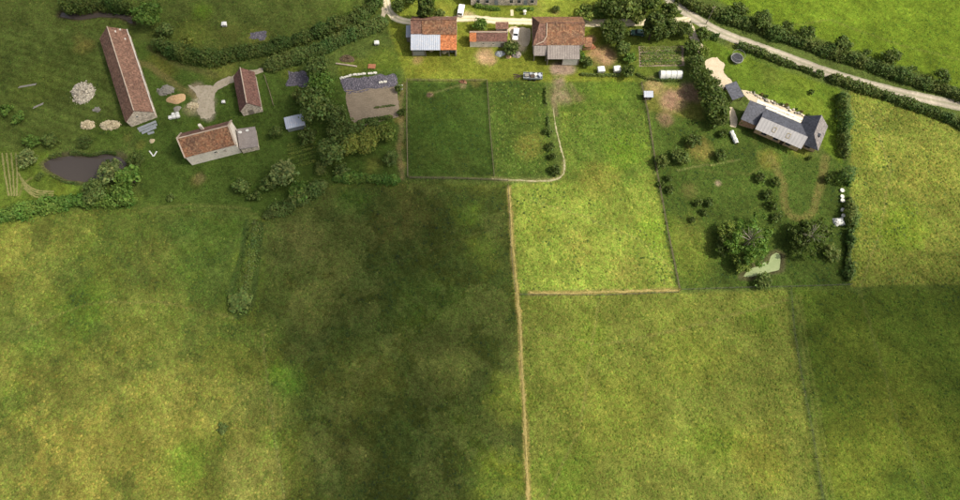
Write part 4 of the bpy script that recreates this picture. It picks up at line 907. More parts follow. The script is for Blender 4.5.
hedge([(676,-8),(690,3),(710,10),(730,17),(757,27),(785,36),(815,46),(850,57),(885,69),(920,81),(960,94),(1000,106)], 3.5, 2.6, 'dark hedge along the far side of the paved road', 'dark', 6, lump=0.7)
hedge([(698,29),(717,37),(737,44),(757,51),(775,58),(800,67),(826,76)], 2.0, 1.7, 'thin hedge between the paved road and the bright lawn', 'dark', 7, lump=0.8, gaps=0.3)
hedge([(828,76),(853,84),(880,93),(910,103),(940,114),(965,124),(1000,136)], 3.0, 2.2, 'hedge between the paved road and the speckled right field', 'dark', 8, lump=0.5)
hedge([(842,92),(844,110),(844,130),(845,150),(846,172),(848,190)], 2.4, 2.6, 'tall leafy hedge right of the slate house', 'mid', 9, lump=1.5, gaps=0.30)
hedge([(851,196),(851,215),(851,235),(850,255),(850,282)], 2.6, 2.4, 'lower ragged hedge below the row of white tubs', 'mid', 10, lump=1.5, gaps=0.40)
hedge([(60,4),(80,6),(100,3),(122,6),(136,10)], 3.5, 4.0, 'dark overhanging hedge above the stream at the top edge', 'deep', 11, lump=0.8)
hedge([(546,84),(546,100),(548,120),(550,138)], 0.9, 0.9, 'thin weedy hedge line right of the dark green paddock', 'mid', 12, lump=0.9, gaps=0.42, size=0.22)
hedge([(580,74),(600,75),(622,75)], 0.9, 0.9, 'low clipped hedge under the two white hives', 'mid', 15, lump=0.4, size=0.2)
hedge([(636,73),(646,78),(662,80),(684,80)], 0.8, 0.8, 'low curved hedge below the polytunnel', 'dark', 16, lump=0.5, size=0.2)
hedge([(474,5),(490,8),(502,9)], 1.4, 1.3, 'flowering hedge along the stone house, left of its path', 'fresh', 17, lump=0.8, size=0.22)
hedge([(516,9),(528,9),(536,8)], 1.0, 1.0, 'low hedge along the stone house, right of its path', 'fresh', 18, lump=0.7, size=0.22)
hedge([(356,124),(368,120),(380,118),(394,116)], 1.4, 1.2, 'hedge along the lower edge of the tilled plot', 'dark', 19, lump=0.6)

PL = [  # kind, px, py, radius px, tint, height factor, label
 ('tree',148,15,14,'fresh',.8,'round bright green tree at the right end of the stream'),
 ('tree',72,2,11,'deep',.8,'dark tree above the left end of the stream'),
 ('small',165,30,8,'mid',.8,'small tree between the stream tree and the curved hedgerow'),
 ('small',188,40,6,'yellow',.8,'pale flowering small tree inside the curved hedgerow'),
 ('small',28,158,9,'grey',.8,'grey green bush at the left end of the brown pond'),
 ('small',31,141,8,'fresh',.6,'green bush above the left end of the brown pond'),
 ('small',50,140,9,'dark',.5,'dark low bush above the brown pond, left of the straw heaps'),
 ('shrub',6,110,6,'fresh',.8,'round bush at the left edge beside the stripes of mown grass'),
 ('shrub',18,117,6,'fresh',.8,'round bush second from the left edge beside the mown grass'),
 ('small',110,171,12,'grey',.8,'grey green willow bush leaning over the brown pond'),
 ('small',129,177,13,'fresh',.8,'bright green tree right of the willow by the brown pond'),
 ('tree',95,192,14,'mid',.6,'broad green tree below the brown pond'),
 ('small',122,194,11,'fresh',.8,'green tree in the hedge below the pond, right of the broad tree'),
 ('small',136,160,8,'dark',.7,'dark bush at the right end of the brown pond'),
 ('small',40,176,4,'dark',.7,'small dark bush on the curved rows left of the pond'),
 ('small',84,142,7,'deep',.5,'dark low bush between the straw heaps and the brown pond'),
 ('tree',317,68,12,'mid',.9,'tree at the right end of the violet patch below the straight hedge'),
 ('tree',322,86,13,'fresh',.9,'tree left of the violet covered bed'),
 ('tree',313,105,16,'mid',.9,'broad tree between white shed and tilled plot'),
 ('small',300,96,8,'olive',.9,'small olive tree above the white metal shed'),
 ('tree',336,116,12,'mid',.9,'tree at the left edge of the tilled plot'),
 ('tree',341,132,13,'dark',.8,'dark tree below the left corner of the tilled plot'),
 ('tree',330,152,14,'mid',.7,'tree above the low hedge, left of the yellow trees'),
 ('small',308,136,9,'dark',.7,'dark small tree right below the white shed'),
 ('tree',351,145,12,'yellow',.7,'yellow green tree below the tilled plot, left of two'),
 ('tree',368,141,12,'yellow',.7,'yellow green tree below the tilled plot, right of two'),
 ('small',374,125,7,'mid',.7,'green bush touching the lower edge of the tilled plot'),
 ('small',358,131,9,'mid',.7,'green tree squeezed between tilled plot and yellow trees'),
 ('small',385,133,9,'lime',.8,'lime green small tree near the right end of the tilled plot'),
 ('small',391,158,7,'mid',.7,'small bush in the grass beside the worn path'),
 ('small',321,168,8,'olive',.6,'olive bush at the upper end of the diagonal hedge'),
 ('small',342,170,8,'mid',.7,'green bush on the low hedge below the yellow trees'),
 ('small',283,173,12,'grey',.8,'grey green tree in the grass below the vegetable patch'),
 ('small',270,183,9,'mid',.8,'small tree just left below the grey green tree'),
 ('small',241,186,9,'mid',.6,'lone bush in the grass right below the farmhouse'),
 ('shrub',254,196,6,'mid',.9,'little bush between the lone bush and the diagonal hedge'),
 ('shrub',171,198,4,'mid',.9,'little bush in the grass left below the farmhouse'),
 ('small',299,192,10,'fresh',.7,'green tree on the diagonal hedge'),
 ('small',276,132,7,'dark',.7,'dark bush left below the white metal shed'),
 ('small',240,301,11,'mid',.28,'wide low thicket alone in the left meadow, above the lone dark bush'),
 ('shrub',222,428,6,'mid',.4,'lone low dark bush in the lower left meadow'),
 ('cone',426,8,9,'deep',.85,'dark conical tree above the patched barn'),
 ('small',398,6,7,'dark',.9,'dark bush inside the bend of the gravel track'),
 ('shrub',440,13,4.5,'olive',1.,'little bush above the patched barn roof, right of the conifer'),
 ('small',481,25,7.5,'fresh',.9,'round green bush at the left corner of the low outbuilding'),
 ('small',511,48,7.5,'dark',.8,'dark bush below the white car'),
 ('shrub',556,9,4,'olive',1.,'small bush by the track above the hipped house'),
 ('small',588,13,9,'lime',.6,'bright lime bush above the track, left of two'),
 ('small',601,13,8,'fresh',.6,'bright bush above the track, right of two'),
 ('tree',613,4,14,'deep',.9,'dark tree at the top edge, leftmost of the wood above the track'),
 ('tree',630,6,14,'olive',.9,'olive tree in the middle of the wood above the track'),
 ('tree',648,4,13,'deep',.9,'dark tree in the wood above the track, nearest the road'),
 ('small',638,19,7,'olive',.8,'olive bush beside the track below the wood'),
 ('tree',613,31,12,'deep',.8,'dark tree right of the hipped house, by the track'),
 ('small',623,48,8,'mid',.9,'tree on the orange earth right of the hipped house'),
 ('small',630,58,6,'fresh',.8,'bush left of the vegetable rows'),
 ('cone',654,26,9,'deep',.75,'dark upright tree left above the vegetable rows'),
 ('cone',657,34,5.5,'deep',.5,'dark narrow tree just above the vegetable rows'),
 ('tree',670,29,10,'dark',.8,'dark tree above the vegetable rows'),
 ('small',670,11,9,'dark',.9,'dark tree between the track and the road junction'),
 ('small',684,30,8,'dark',.9,'dark tree left of the gravel drive entrance'),
 ('small',704,34,7,'dark',.8,'dark bush right of the gravel drive entrance'),
 ('small',692,47,8,'dark',.8,'tree between vegetable rows and gravel drive'),
 ('small',696,62,9,'mid',.8,'tree right of the polytunnel'),
 ('small',704,52,6,'lime',.9,'lime green bush beside the gravel drive'),
 ('tree',702,76,11,'dark',.8,'dark tree left of the white gravel turning place'),
 ('tree',708,88,13,'deep',.8,'very dark tree left of the slate carport'),
 ('tree',713,103,14,'deep',.8,'very dark broad tree left of the slate house'),
 ('small',719,119,9,'dark',.9,'dark tree just above the white tarp'),
 ('small',628,71,6.5,'dark',1.,'round dark bush right of the white hives'),
 ('small',737,11,9,'dark',.8,'rounded tree rising from the road hedge, farthest left'),
 ('tree',762,20,10,'dark',.7,'large rounded tree rising from the road hedge'),
 ('small',787,27,6.5,'dark',.9,'small tree in the road hedge right of the large rounded one'),
 ('small',808,33,7,'mid',.9,'tree in the middle of the road hedge'),
 ('small',843,45,9,'dark',.9,'round tree above the road hedge with its own shadow'),
 ('shrub',867,52,4,'mid',1.,'little tree in the road hedge left of the round one'),
 ('small',892,57,8,'dark',.9,'tree in the right part of the road hedge'),
 ('shrub',913,70,5,'mid',1.,'little tree in the right part of the road hedge'),
 ('small',942,77,8,'mid',.9,'tree in the road hedge near the right edge'),
 ('small',694,141,7.5,'dark',.7,'dark bush on the brown grass of the right garden'),
 ('small',680,157,8.5,'dark',.7,'dark round bush beside the faint garden line'),
 ('small',662,161,7,'olive',.8,'olive bush at the kink of the long garden fence'),
 ('shrub',669,178,4,'dark',.9,'small bush by the long fence, uppermost of three'),
 ('shrub',661,184,3.5,'dark',.9,'small bush touching the long fence'),
 ('shrub',671,190,4.5,'dark',.9,'small dark bush by the long fence, lowest of three'),
 ('shrub',698,202,4.5,'dark',.9,'left bush of the triangle of small bushes in the garden'),
 ('shrub',710,202,5,'mid',.9,'right bush of the triangle of small bushes in the garden'),
 ('shrub',704,212,3.5,'dark',.9,'lowest bush of the triangle of small bushes in the garden'),
 ('shrub',693,220,3.5,'dark',.9,'small bush just below the triangle of bushes'),
 ('small',721,155,6,'mid',.8,'bush below the white tarp'),
 ('shrub',723,133,5,'dark',.9,'dark bush left of the white tarp'),
 ('shrub',745,118,6,'mid',.9,'bush at the left corner of the slate house'),
 ('shrub',761,178,5,'dark',.9,'topmost bush of the curved row left of the mown loop'),
 ('shrub',776,181,5.5,'dark',.9,'bush of the curved row nearest the mown loop'),
 ('shrub',768,194,5.5,'dark',.9,'third bush of the curved row left of the mown loop'),
 ('shrub',773,205,5.5,'deep',.9,'fourth bush of the curved row left of the mown loop'),
 ('shrub',777,218,5,'dark',.9,'lowest bush of the curved row left of the mown loop'),
 ('shrub',810,158,2.6,'deep',1.,'tiny dark bush below the cross wing of the slate house'),
 ('shrub',829,178,4.5,'dark',1.2,'upright bush between the mown loop and the white tubs'),
 ('shrub',548,131,4,'dark',.9,'first bush of the row right of the paddocks'),
 ('shrub',551,147,4.5,'deep',.9,'second bush of the row right of the paddocks'),
 ('shrub',553,157,4.5,'deep',.9,'third bush of the row right of the paddocks'),
 ('shrub',556,170,5.5,'deep',.9,'bush at the bend of the pale garden path'),
 ('shrub',812,92,2.6,'dark',1.,'tiny dark bush on the bright lawn'),
 ('small',764,281,9,'mid',.6,'bush on the lower bank of the green pond'),
 ('small',724,245,9,'dark',.8,'dark bush left of the big bare branched tree'),
 ('tree',728,232,10,'lime',.8,'lime green tree at the left of the big bare branched tree'),
 ('tree',742,262,10,'lime',.7,'light green tree just left of the green pond'),
 ('small',800,240,10,'deep',.8,'dark tree right of the green pond'),
 ('small',832,252,8,'olive',.6,'olive bush below the white crumpled sheet'),
 ('small',580,46,5,'fresh',1.,'green creeper bush at the right corner of the hipped house'),
 ('shrub',580,56,6,'fresh',1.,'low green bush right of the grey lean-to'),
 ('shrub',586,62,6,'mid',.9,'low bush in the grass left of the white hives'),
 ('shrub',398,88,4.5,'dark',1.,'dark bush at the upper left corner of the dark paddock'),
 ('shrub',401,112,4,'dark',1.,'dark bush beside the worn path, left of the dark paddock'),
 ('small',410,-2,7,'dark',.9,'dark bush at the top edge right of the track bend'),
]
for k, px, py, r, tint, hs, lb in PL: plant(k, px, py, r, tint, lb, hs=hs)

# two great trees with bare pale limbs
def great_tree(px, py, rpx, seed, tint, label, leafn=3000):
    r = rpx / ppm(px, py); h = r * 1.5; b = P(px, py, h * 0.6); rng = np.random.RandomState(seed)
    t = empty('great_tree', (b[0], b[1], 0)); tag(t, label, 'tree')
    nc = 80; a = rng.uniform(0, 6.28, nc); q = 0.16 + 0.78 * np.sqrt(rng.rand(nc))
    lob = 1 + 0.22 * np.sin(2 * a + seed) + 0.16 * np.sin(3 * a + 2 * seed)
    cc = np.stack([r * q * lob * np.cos(a), r * q * lob * np.sin(a), h * (0.62 - 0.30 * q ** 2 + rng.uniform(-0.12, 0.08, nc))], 1)
    cr = r * rng.uniform(0.08, 0.19, nc); tone = rng.uniform(0.7, 1.4, nc); k = rng.randint(0, nc, leafn)
    w = rng.normal(size=(leafn, 3)); w[:, 2] += 0.2; w /= np.linalg.norm(w, axis=1)[:, None]
    pos = cc[k] + w * (cr[k] * rng.uniform(0.4, 1.15, leafn))[:, None] * np.array((1, 1, 0.75))
    V, f, c = leaves(pos, w + rng.normal(size=w.shape) * 0.5, 0.34 * rng.uniform(0.6, 1.25, leafn), leaf_cols(leafn, np.array((0.098, 0.140, 0.036)) * np.array(GREEN[tint]), rng, 0.22, tone[k]), rng)
    link('crown', np_mesh('crown', V, f, M['leaf'], c), t)
    link('trunk', limb_mesh('trunk', seed, h, 0.22, r * 0.6, 11, M['palebark'], 0.46), t)
great_tree(753, 237, 25, 301, 'fresh', 'great tree with pale bare limbs in its crown above the green pond')
great_tree(814, 234, 21, 302, 'deep', 'dark great tree with pale dead branches left of the white sheet', 2100)

# ------------------------------------------------------------------ fences
PM = MB().tube([(0, 0, -0.2), (0, 0, 1.25)], [0.075, 0.07], 6).mesh('post', M['post'])
def fence(pts, label, step=3.4, wires=3, h=1.15, rail=False, m='wire', grp=None):
    w = [np.array(P(*p)[:2]) for p in pts]; b = w[0]
    t = empty('fence', (b[0], b[1], 0)); tag(t, label, 'fence', grp)
    for i in range(len(w) - 1):
        d = w[i+1] - w[i]; L = np.linalg.norm(d); n = max(1, round(L / step))
        for k in range(n + (i == len(w) - 2)):
            p = w[i] + d * k / n - b; o = link('post', PM, t); o.location = (p[0], p[1], float(gz(p[0]+b[0], p[1]+b[1]))); o.rotation_euler = (0.03*math.sin(k*3.1), 0.03*math.cos(k*1.7), k)
    for q in range(wires):
        z = h * (q + 1) / wires - 0.05; mb = MB(); r = 0.045 if rail else 0.018
        mb.tube([(p[0]-b[0], p[1]-b[1], z) for p in w], [r]*len(w), 4); mb.build('rail' if rail else 'wire', M['post'] if rail else M[m], t)
fence([(407,81),(440,81.5),(487,81.5)], 'timber rail fence along the top of the dark green paddock', rail=True)
fence([(407,83),(407,130),(408,177)], 'wire fence down the left side of the dark green paddock', rail=True)
fence([(487,83),(490,130),(494,176)], 'timber rail fence between the dark and the lighter paddock', rail=True)
fence([(410,178.5),(455,179),(508,181)], 'timber rail fence along the bottom of the paddocks', rail=True)
fence([(508,186),(511,250),(515,292)], 'wire fence beside the mown path, left of the bright field')
fence([(641,84),(647,112),(656,170),(668,235),(679,289)], 'long wire fence between the bright field and the bushy garden', rail=True)
fence([(681,290),(740,288),(789,287),(850,285)], 'wire fence below the green pond')
fence([(790,289),(793,330),(801,380),(811,430),(822,500),(830,550)], 'wire fence along the ditch in the lower right fields')
fence([(265,77),(270,92),(274,106)], 'pale pole fence right of the small red barn', rail=True, step=2.5)
fence([(520,295),(600,295.5),(678,292.5)], 'wire fence below the horizontal mown path')

# ------------------------------------------------------------------ cultivated plots
def ridged(name, pts, n_rows, amp, m, z=0.02, along=0, kind='structure', seed=1):
    """quadrilateral of raised furrows (pts: tl, tr, br, bl)"""
    a, b, c, d = [np.array(P(*p)[:2]) for p in pts]; NU, NV = 40, n_rows * 4
    u = np.linspace(0, 1, NU+1)[None, :, None]; v = np.linspace(0, 1, NV+1)[:, None, None]
    G = a*(1-u)*(1-v) + b*u*(1-v) + c*u*v + d*(1-u)*v
    G = G + np.stack([fbm(G[...,0],G[...,1],3.0,3,seed+3)-0.5, fbm(G[...,0],G[...,1],3.0,3,seed+9)-0.5], -1)*(1.3 if name == 'soil_plot' else 0.6)
    zz = z + amp * (0.5 + 0.5*np.sin(np.arange(NV+1)*math.pi/2))[:, None] * (0.7+0.6*fbm(G[...,0],G[...,1],0.8,2,seed)) 
    Vv = np.concatenate([G, zz[..., None]], -1).reshape(-1, 3)
    ii = (np.arange(NV)[:, None]*(NU+1) + np.arange(NU)[None, :]).ravel()
    o = link(name, np_mesh(name, Vv, np.stack([ii, ii+NU+1, ii+NU+2, ii+1], 1), m)); tag(o, kind=kind)
    BARE.append(('p', np.array([a, b, c, d]), 0)); return o
ridged('soil_plot', [(345,91),(398,86),(399,118),(352,127.5)], 16, 0.08, M['soil'])
def crumpled(name, pts, m, label, cat, z=0.03, amp=0.10, seed=1, group=None):
    """weed sheeting lying in folds"""
    a, b, c, d = [np.array(P(*p)[:2]) for p in pts]; NU, NV = 36, 20
    u = np.linspace(0, 1, NU+1)[None, :, None]; v = np.linspace(0, 1, NV+1)[:, None, None]
    G = a*(1-u)*(1-v) + b*u*(1-v) + c*u*v + d*(1-u)*v
    G = G + np.stack([fbm(G[...,0],G[...,1],2.0,3,seed)-0.5, fbm(G[...,0],G[...,1],2.0,3,seed+6)-0.5], -1)*2.4
    zz = z + amp*2*np.abs(fbm(G[...,0],G[...,1],1.0,4,seed+2,0.6)-0.5)*2
    o0 = G.mean((0, 1)); Vv = np.concatenate([G - o0, zz[..., None]], -1).reshape(-1, 3)
    ii = (np.arange(NV)[:, None]*(NU+1) + np.arange(NU)[None, :]).ravel()
    o = link(name, np_mesh(name, Vv, np.stack([ii, ii+NU+1, ii+NU+2, ii+1], 1), m)); o.location = (o0[0], o0[1], 0)
    tag(o, label, cat, group); BARE.append(('p', np.array([a, b, c, d]), 0)); return o
crumpled('weed_sheet', [(340,79),(394,73),(398,87),(347,93)], M['tarp_violet'], 'violet grey weed sheeting at the top of the tilled plot', 'ground sheet', seed=2)
crumpled('weed_sheet', [(288,73),(309,72),(311,86),(287,86)], M['tarp_violet'], 'square violet sheet below the straight hedge', 'ground sheet', seed=3)
crumpled('weed_sheet', [(251,34),(266,32),(267,39),(251,40)], M['tarp_violet'], 'small dark sheet in the grass above the curved hedgerow', 'ground sheet', seed=4)
def row_plant(pts, label, w=0.5, h=0.4, tint='mid', seed=1, group=None):
    t = hedge(pts, w, h, label, tint, seed, dens=34, size=0.16, lump=0.7, group=group, name='crop_row', zoff=0.3); t['category'] = 'crop row'
for i in range(7):
    y = 47.5 + i * 2.7
    row_plant([(640 + i*0.1, y + 0.6), (662, y + 0.2), (683 + i*0.1, y)], 'green vegetable row in the right garden, ' + ['first from the top','second from the top','third from the top','fourth from the top','fifth from the top','sixth from the top','seventh from the top'][i], 0.85, 0.5, ['lime','lime','fresh','lime','lime','fresh','lime'][i], 60+i, 'vegetable rows in the right garden')
ridged('vegetable_bed', [(639,47),(684,46),(684,66),(639,67)], 7, 0.06, M['soil'], z=0.012)
row_plant([(374,108),(385,106.5),(397,105)], 'short dark row of plants across the tilled plot', 0.6, 0.4, 'dark', 80)
for i in range(6):
    row_plant([(287, 146 + i*4.5), (300, 142.5 + i*4.5), (318, 137 + i*4.6)], 'low green row below the white metal shed, ' + ['top one','second down','third down','fourth down','fifth down','bottom one'][i], 0.8, 0.35, 'lime', 70+i, 'rows below the white shed')
for i in range(4):
    ribbon('hay_windrow', [(2+i*4.5,153),(4.5+i*4.2,172),(9+i*2.6,196)], 0.5, M['hay'], z=0.02, seed=30+i, kind=None, step=0.5)
    o = bpy.data.objects[sorted(x.name for x in bpy.data.objects if x.name.startswith('hay_windrow'))[-1]]
    tag(o, ['upright hay line nearest the left edge','upright hay line, second from the left edge','upright hay line, third from the left edge','upright hay line, fourth from the left edge'][i], 'hay line', 'hay lines left of the brown pond')
for i in range(4):
    ribbon('hay_windrow', [(18+i*2,173+i*5),(26+i*2,184+i*3.5),(38,190.5+i*2.2),(54,191.5+i*2.4)], 0.42, M['hay'], z=0.024, seed=40+i, kind=None, step=0.5)
    o = bpy.data.objects[sorted(x.name for x in bpy.data.objects if x.name.startswith('hay_windrow'))[-1]]
    tag(o, ['curved hay line closest to the brown pond','curved hay line, second from the brown pond','curved hay line, third from the brown pond','curved hay line farthest from the brown pond'][i], 'hay line', 'hay lines left of the brown pond')

# ------------------------------------------------------------------ small things
def heap(px, py, rx, ry, h, m, label, name='heap', cat='heap', seed=1, rz=0.0, rough=0.35, rocks=0):
    """lumpy pile with a ragged foot"""
    b = P(px, py); NA, NR = 26, 9; rng = np.random.RandomState(seed); V = [(0, 0, h)]; ph = rng.uniform(0, 6.28, 4)
    for j in range(1, NR+1):
        for i in range(NA):
            a = 2*math.pi*i/NA; q = j/NR; k = 1 + 0.12*math.sin(2*a+ph[0]) + 0.08*math.sin(3*a+ph[1]) + 0.05*math.sin(5*a+ph[2])
            V.append((rx*q*k*math.cos(a), ry*q*k*math.sin(a), max(-0.05, h*(1-q**2.2)*(1+rough*rng.uniform(-1,1)*(q<1)) - (0.05 if j == NR else 0))))
    fs = [(0, 1+i, 1+(i+1) % NA) for i in range(NA)] 
    for j in range(NR-1):
        for i in range(NA):
            q = 1+j*NA; fs.append((q+i, q+NA+i, q+NA+(i+1) % NA, q+(i+1) % NA))
    mb = MB().add(V, fs)
    for q in range(int(rocks)):
        a = rng.uniform(0, 6.28); rr = math.sqrt(rng.rand()) * 1.12; x = rx * rr * math.cos(a); y = ry * rr * math.sin(a); z = h * max(0, 1 - rr ** 2.2)
        s_ = rng.uniform(0.12, 0.42) * (0.6 if rr > 1 else 1); k6 = [rng.uniform(0.6, 1.2) for _ in range(6)]
        mb.prism([(x + s_ * k6[i] * math.cos(i * 1.047 + a), y + s_ * k6[i] * math.sin(i * 1.047 + a)) for i in range(6)], z - 0.2, [z + s_ * rng.uniform(0.3, 0.9) for _ in range(6)])
    o = mb.build(name, m); o.location = (b[0], b[1], 0); o.rotation_euler.z = rz; tag(o, label, cat)
    BARE.append(('p', np.array([(b[0]+rx*math.cos(a), b[1]+ry*math.sin(a)) for a in np.linspace(0, 6, 9)]), 0)); return o
heap(83,93,3.3,3.6,1.3,M['rubble'],'large pale rubble heap left of the long barn','rubble_heap',seed=2,rocks=150)
heap(88,125,2.2,1.3,0.8,M['straw'],'pale straw heap, left of two near the long barn','straw_heap',seed=3,rocks=50)
heap(111,125.5,2.8,1.5,0.9,M['straw'],'pale straw heap, right of two, nearer the barn gable','straw_heap',seed=4,rocks=70)
heap(97,110,1.0,0.7,0.3,M['greystone'],'small flat stone heap between rubble and straw','stone_heap',seed=5,rocks=20)
heap(166,90.5,2.5,1.7,0.9,M['greystone'],'grey gravel heap right of the long barn','gravel_heap',seed=6,rough=0.2,rocks=25)
heap(176.5,99,2.7,1.8,0.9,M['sand'],'tan sand heap below the grey gravel heap','sand_heap',seed=7,rough=0.15)
heap(177,109,1.2,1.0,0.5,M['greystone'],'small grey heap just above the white bags','gravel_heap',seed=8,rough=0.15)
heap(152,141,0.9,0.7,0.35,M['straw'],'small straw pile above the white marker boards','straw_heap',seed=10)
heap(500,54,1.5,1.2,0.9,M['metalgrey'],'grey tarped heap left below the dark bush by the white car','covered_heap',seed=11,rough=0.12)
heap(516.5,55,1.4,1.3,1.0,M['fibro'],'grey covered heap right below the dark bush by the white car','covered_heap',seed=12,rough=0.12,rocks=12)
heap(508.5,57,1.0,0.6,0.4,M['sand'],'small tan heap below the dark bush by the white car','sand_heap',seed=13)
heap(463,82,1.3,0.7,0.5,M['tile_old'],'brownish orange feed heap on the top fence of the dark paddock','feed_heap',seed=14)
heap(429.5,95,1.1,0.7,0.3,M['brush'],'bare sandy mound in the dark paddock','sand_mound',seed=15)
heap(590,47,1.6,1.2,1.0,M['orange'],'orange tiled heap beside the little red outhouse','tile_heap',seed=16)
heap(193,106,1.6,1.0,0.25,M['straw'],'pale straw litter at the left of the dirt yard','straw_heap',seed=17,rocks=40)
heap(347,59,2.6,1.3,0.5,M['brush'],'brown brush pile above the long timber beam','brush_heap',seed=18)

def big_bag(px, py, label, s=0.9, rz=0.0, m='white', name='big_bag', grp='white bags right of the long barn', h=0.8):
    b = P(px, py); t = empty(name, (b[0], b[1], 0), rz); tag(t, label, 'bag', grp)
    MB().box(-s/2, s/2, -s/2, s/2, 0, h).build('body', M[m], t, bevel=0.12)
    MB().tube([(-s*0.3, 0, h-0.05), (0, 0, h+0.12), (s*0.3, 0, h-0.05)], [0.05]*3, 5).build('handle', M[m], t)
for i, lb in enumerate(('white bag right of the long barn, left of the front three','white bag right of the long barn, middle of the front three','white bag right of the long barn, right of the front three')):
    big_bag(171 + i*3.8, 118.4 - i*0.7, lb, 1.0, R(12))
for i, lb in enumerate(('white bag right of the long barn, left one at the back','white bag right of the long barn, right one at the back')):
    big_bag(174 + i*4, 115.3 - i*0.7, lb, 0.9, R(8))

# bundle of metal sheets at the barn gable, each sheet its own thing
for i, (dx, dy, l, a, lb) in enumerate(((0,0,5.4,27,'long grey metal sheet closest to the long barn gable'),(0.5,-0.8,5.2,25,'long grey metal sheet, second from the long barn gable'),(0.9,-1.6,4.2,28,'grey metal sheet, third from the long barn gable'),(1.6,-2.5,1.8,20,'short grey metal sheet lying farthest from the barn gable'))):
    p = P(147, 125.5); mb = MB()
    for k in range(6): mb.box(-l/2, l/2, -0.36+k*0.12, -0.36+(k+0.8)*0.12, 0, 0.10 + 0.06*(k % 2))
    mb.box(-l/2, l/2, -0.37, 0.36, -0.02, 0.09)
    o = mb.build('metal_sheet', M['metalgrey'] if i % 2 else M['blue']); o.location = (p[0]+dx, p[1]+dy, 0.05); o.rotation_euler.z = R(a); tag(o, lb, 'metal sheet', 'metal sheets at the barn gable')
# white marker: two boards meeting in a V
for (x0,y0,x1,y1,lb) in ((149.5,151,153.5,156.5,'left white board of the V shaped marker in the grass'),(153.8,156.5,157,151.5,'right white board of the V shaped marker in the grass')):
    a = np.array(P(x0,y0)[:2]); b = np.array(P(x1,y1)[:2]); d = b-a; L = np.linalg.norm(d)
    mb = MB(); mb.box(-L/2, L/2, -0.16, 0.16, 0.02, 0.12); mb.box(-L/2+0.1, -L/2+0.3, -0.2, 0.2, 0.12, 0.16); mb.box(L/2-0.3, L/2-0.1, -0.2, 0.2, 0.12, 0.16)
    o = mb.build('white_board', M['white']); m_ = (a+b)/2; o.location = (m_[0], m_[1], 0); o.rotation_euler.z = math.atan2(d[1], d[0]); tag(o, lb, 'board')

def hive(px, py, label, s=1.0, group=None, cat='hive', name='beehive'):
    b = P(px, py); t = empty(name, (b[0], b[1], 0), 0.1); tag(t, label, cat, group)
    MB().box(-0.75*s, 0.75*s, -0.55*s, 0.55*s, 0.15, 1.0*s).build('box', M['offwhite'], t, bevel=0.03)
    MB().extr_y([(-0.88*s,1.0*s),(0.88*s,1.0*s),(0.75*s,1.2*s),(0,1.32*s),(-0.75*s,1.2*s)], -0.7*s, 0.7*s).build('lid', M['white'], t)
    MB().box(-0.3*s, 0.3*s, -0.62*s, -0.55*s-0.002, 0.2, 0.32).build('entrance', M['darkwood'], t)
hive(600.5,72,'white hutch box above the low clipped hedge, left of two',1.25,'white hutches')
hive(616.5,71.5,'white hutch box above the low clipped hedge, right of two',1.25,'white hutches')
hive(225,26,'lone white box in the grass above the curved hedgerow',0.9)
hive(377,44.5,'lone white box in the grass right of the straight hedge',0.85)
hive(400.5,89,'narrow white box beside the upper left paddock corner',0.9)
hive(224,103,'white box in the grass left of the small red barn',0.6)

# polytunnel
b = P(670, 76); t = empty('polytunnel', (b[0], b[1], 0), R(0)); tag(t, 'white polytunnel below the vegetable rows', 'greenhouse')
n = 14; arc = [(math.cos(math.pi*k/n)*1.35, max(0.0, math.sin(math.pi*k/n))*1.95) for k in range(n+1)]
mb = MB(); xs_ = np.linspace(-3.2, 3.2, 15)
for i, x in enumerate(xs_):
    for (y, z) in arc: mb.v.append((x, y*(1+0.015*(i % 2)), z*(1+0.02*(i % 2))))
for i in range(14):
    for k in range(n): q = i*(n+1)+k; mb.f.append((q, q+1, q+n+2, q+n+1))
mb.f.append(tuple(range(n+1))); mb.f.append(tuple(14*(n+1)+k for k in range(n, -1, -1)))
cv = mb.build('cover', M['poly'], t, smooth=False)
for x in (-3.2, -1.6, 0, 1.6, 3.2):
    MB().tube([(x, y*1.03, z*1.035) for (y, z) in arc], [0.04]*(n+1), 4).build('hoop', M['metalgrey'], t)
MB().box(3.2, 3.28, -0.45, 0.45, 0.02, 1.6).build('door', M['offwhite'], t)

# little grey roofed shed
b = P(647, 98); t = empty('garden_shed', (b[0], b[1], 0)); tag(t, 'tiny shed with pale sheet roof on the brown garden ground', 'shed')
MB().prism([(-1.1,-0.7),(1.1,-0.7),(1.1,0.7),(-1.1,0.7)], 0, [1.7,1.7,2.0,2.0]).build('wall', M['darkwood'], t)
slope('roof', ((-1.35,-0.95,1.75),(1.35,-0.95,1.75),(1.35,0.95,2.15),(-1.35,0.95,2.15)), M['whitemetal'], t, 0.05, cell=0.3, sag=0, ribs=0.03)
MB().box(-0.4, 0.4, -0.75, -0.702, 0, 1.6).build('door', M['greywood'], t)

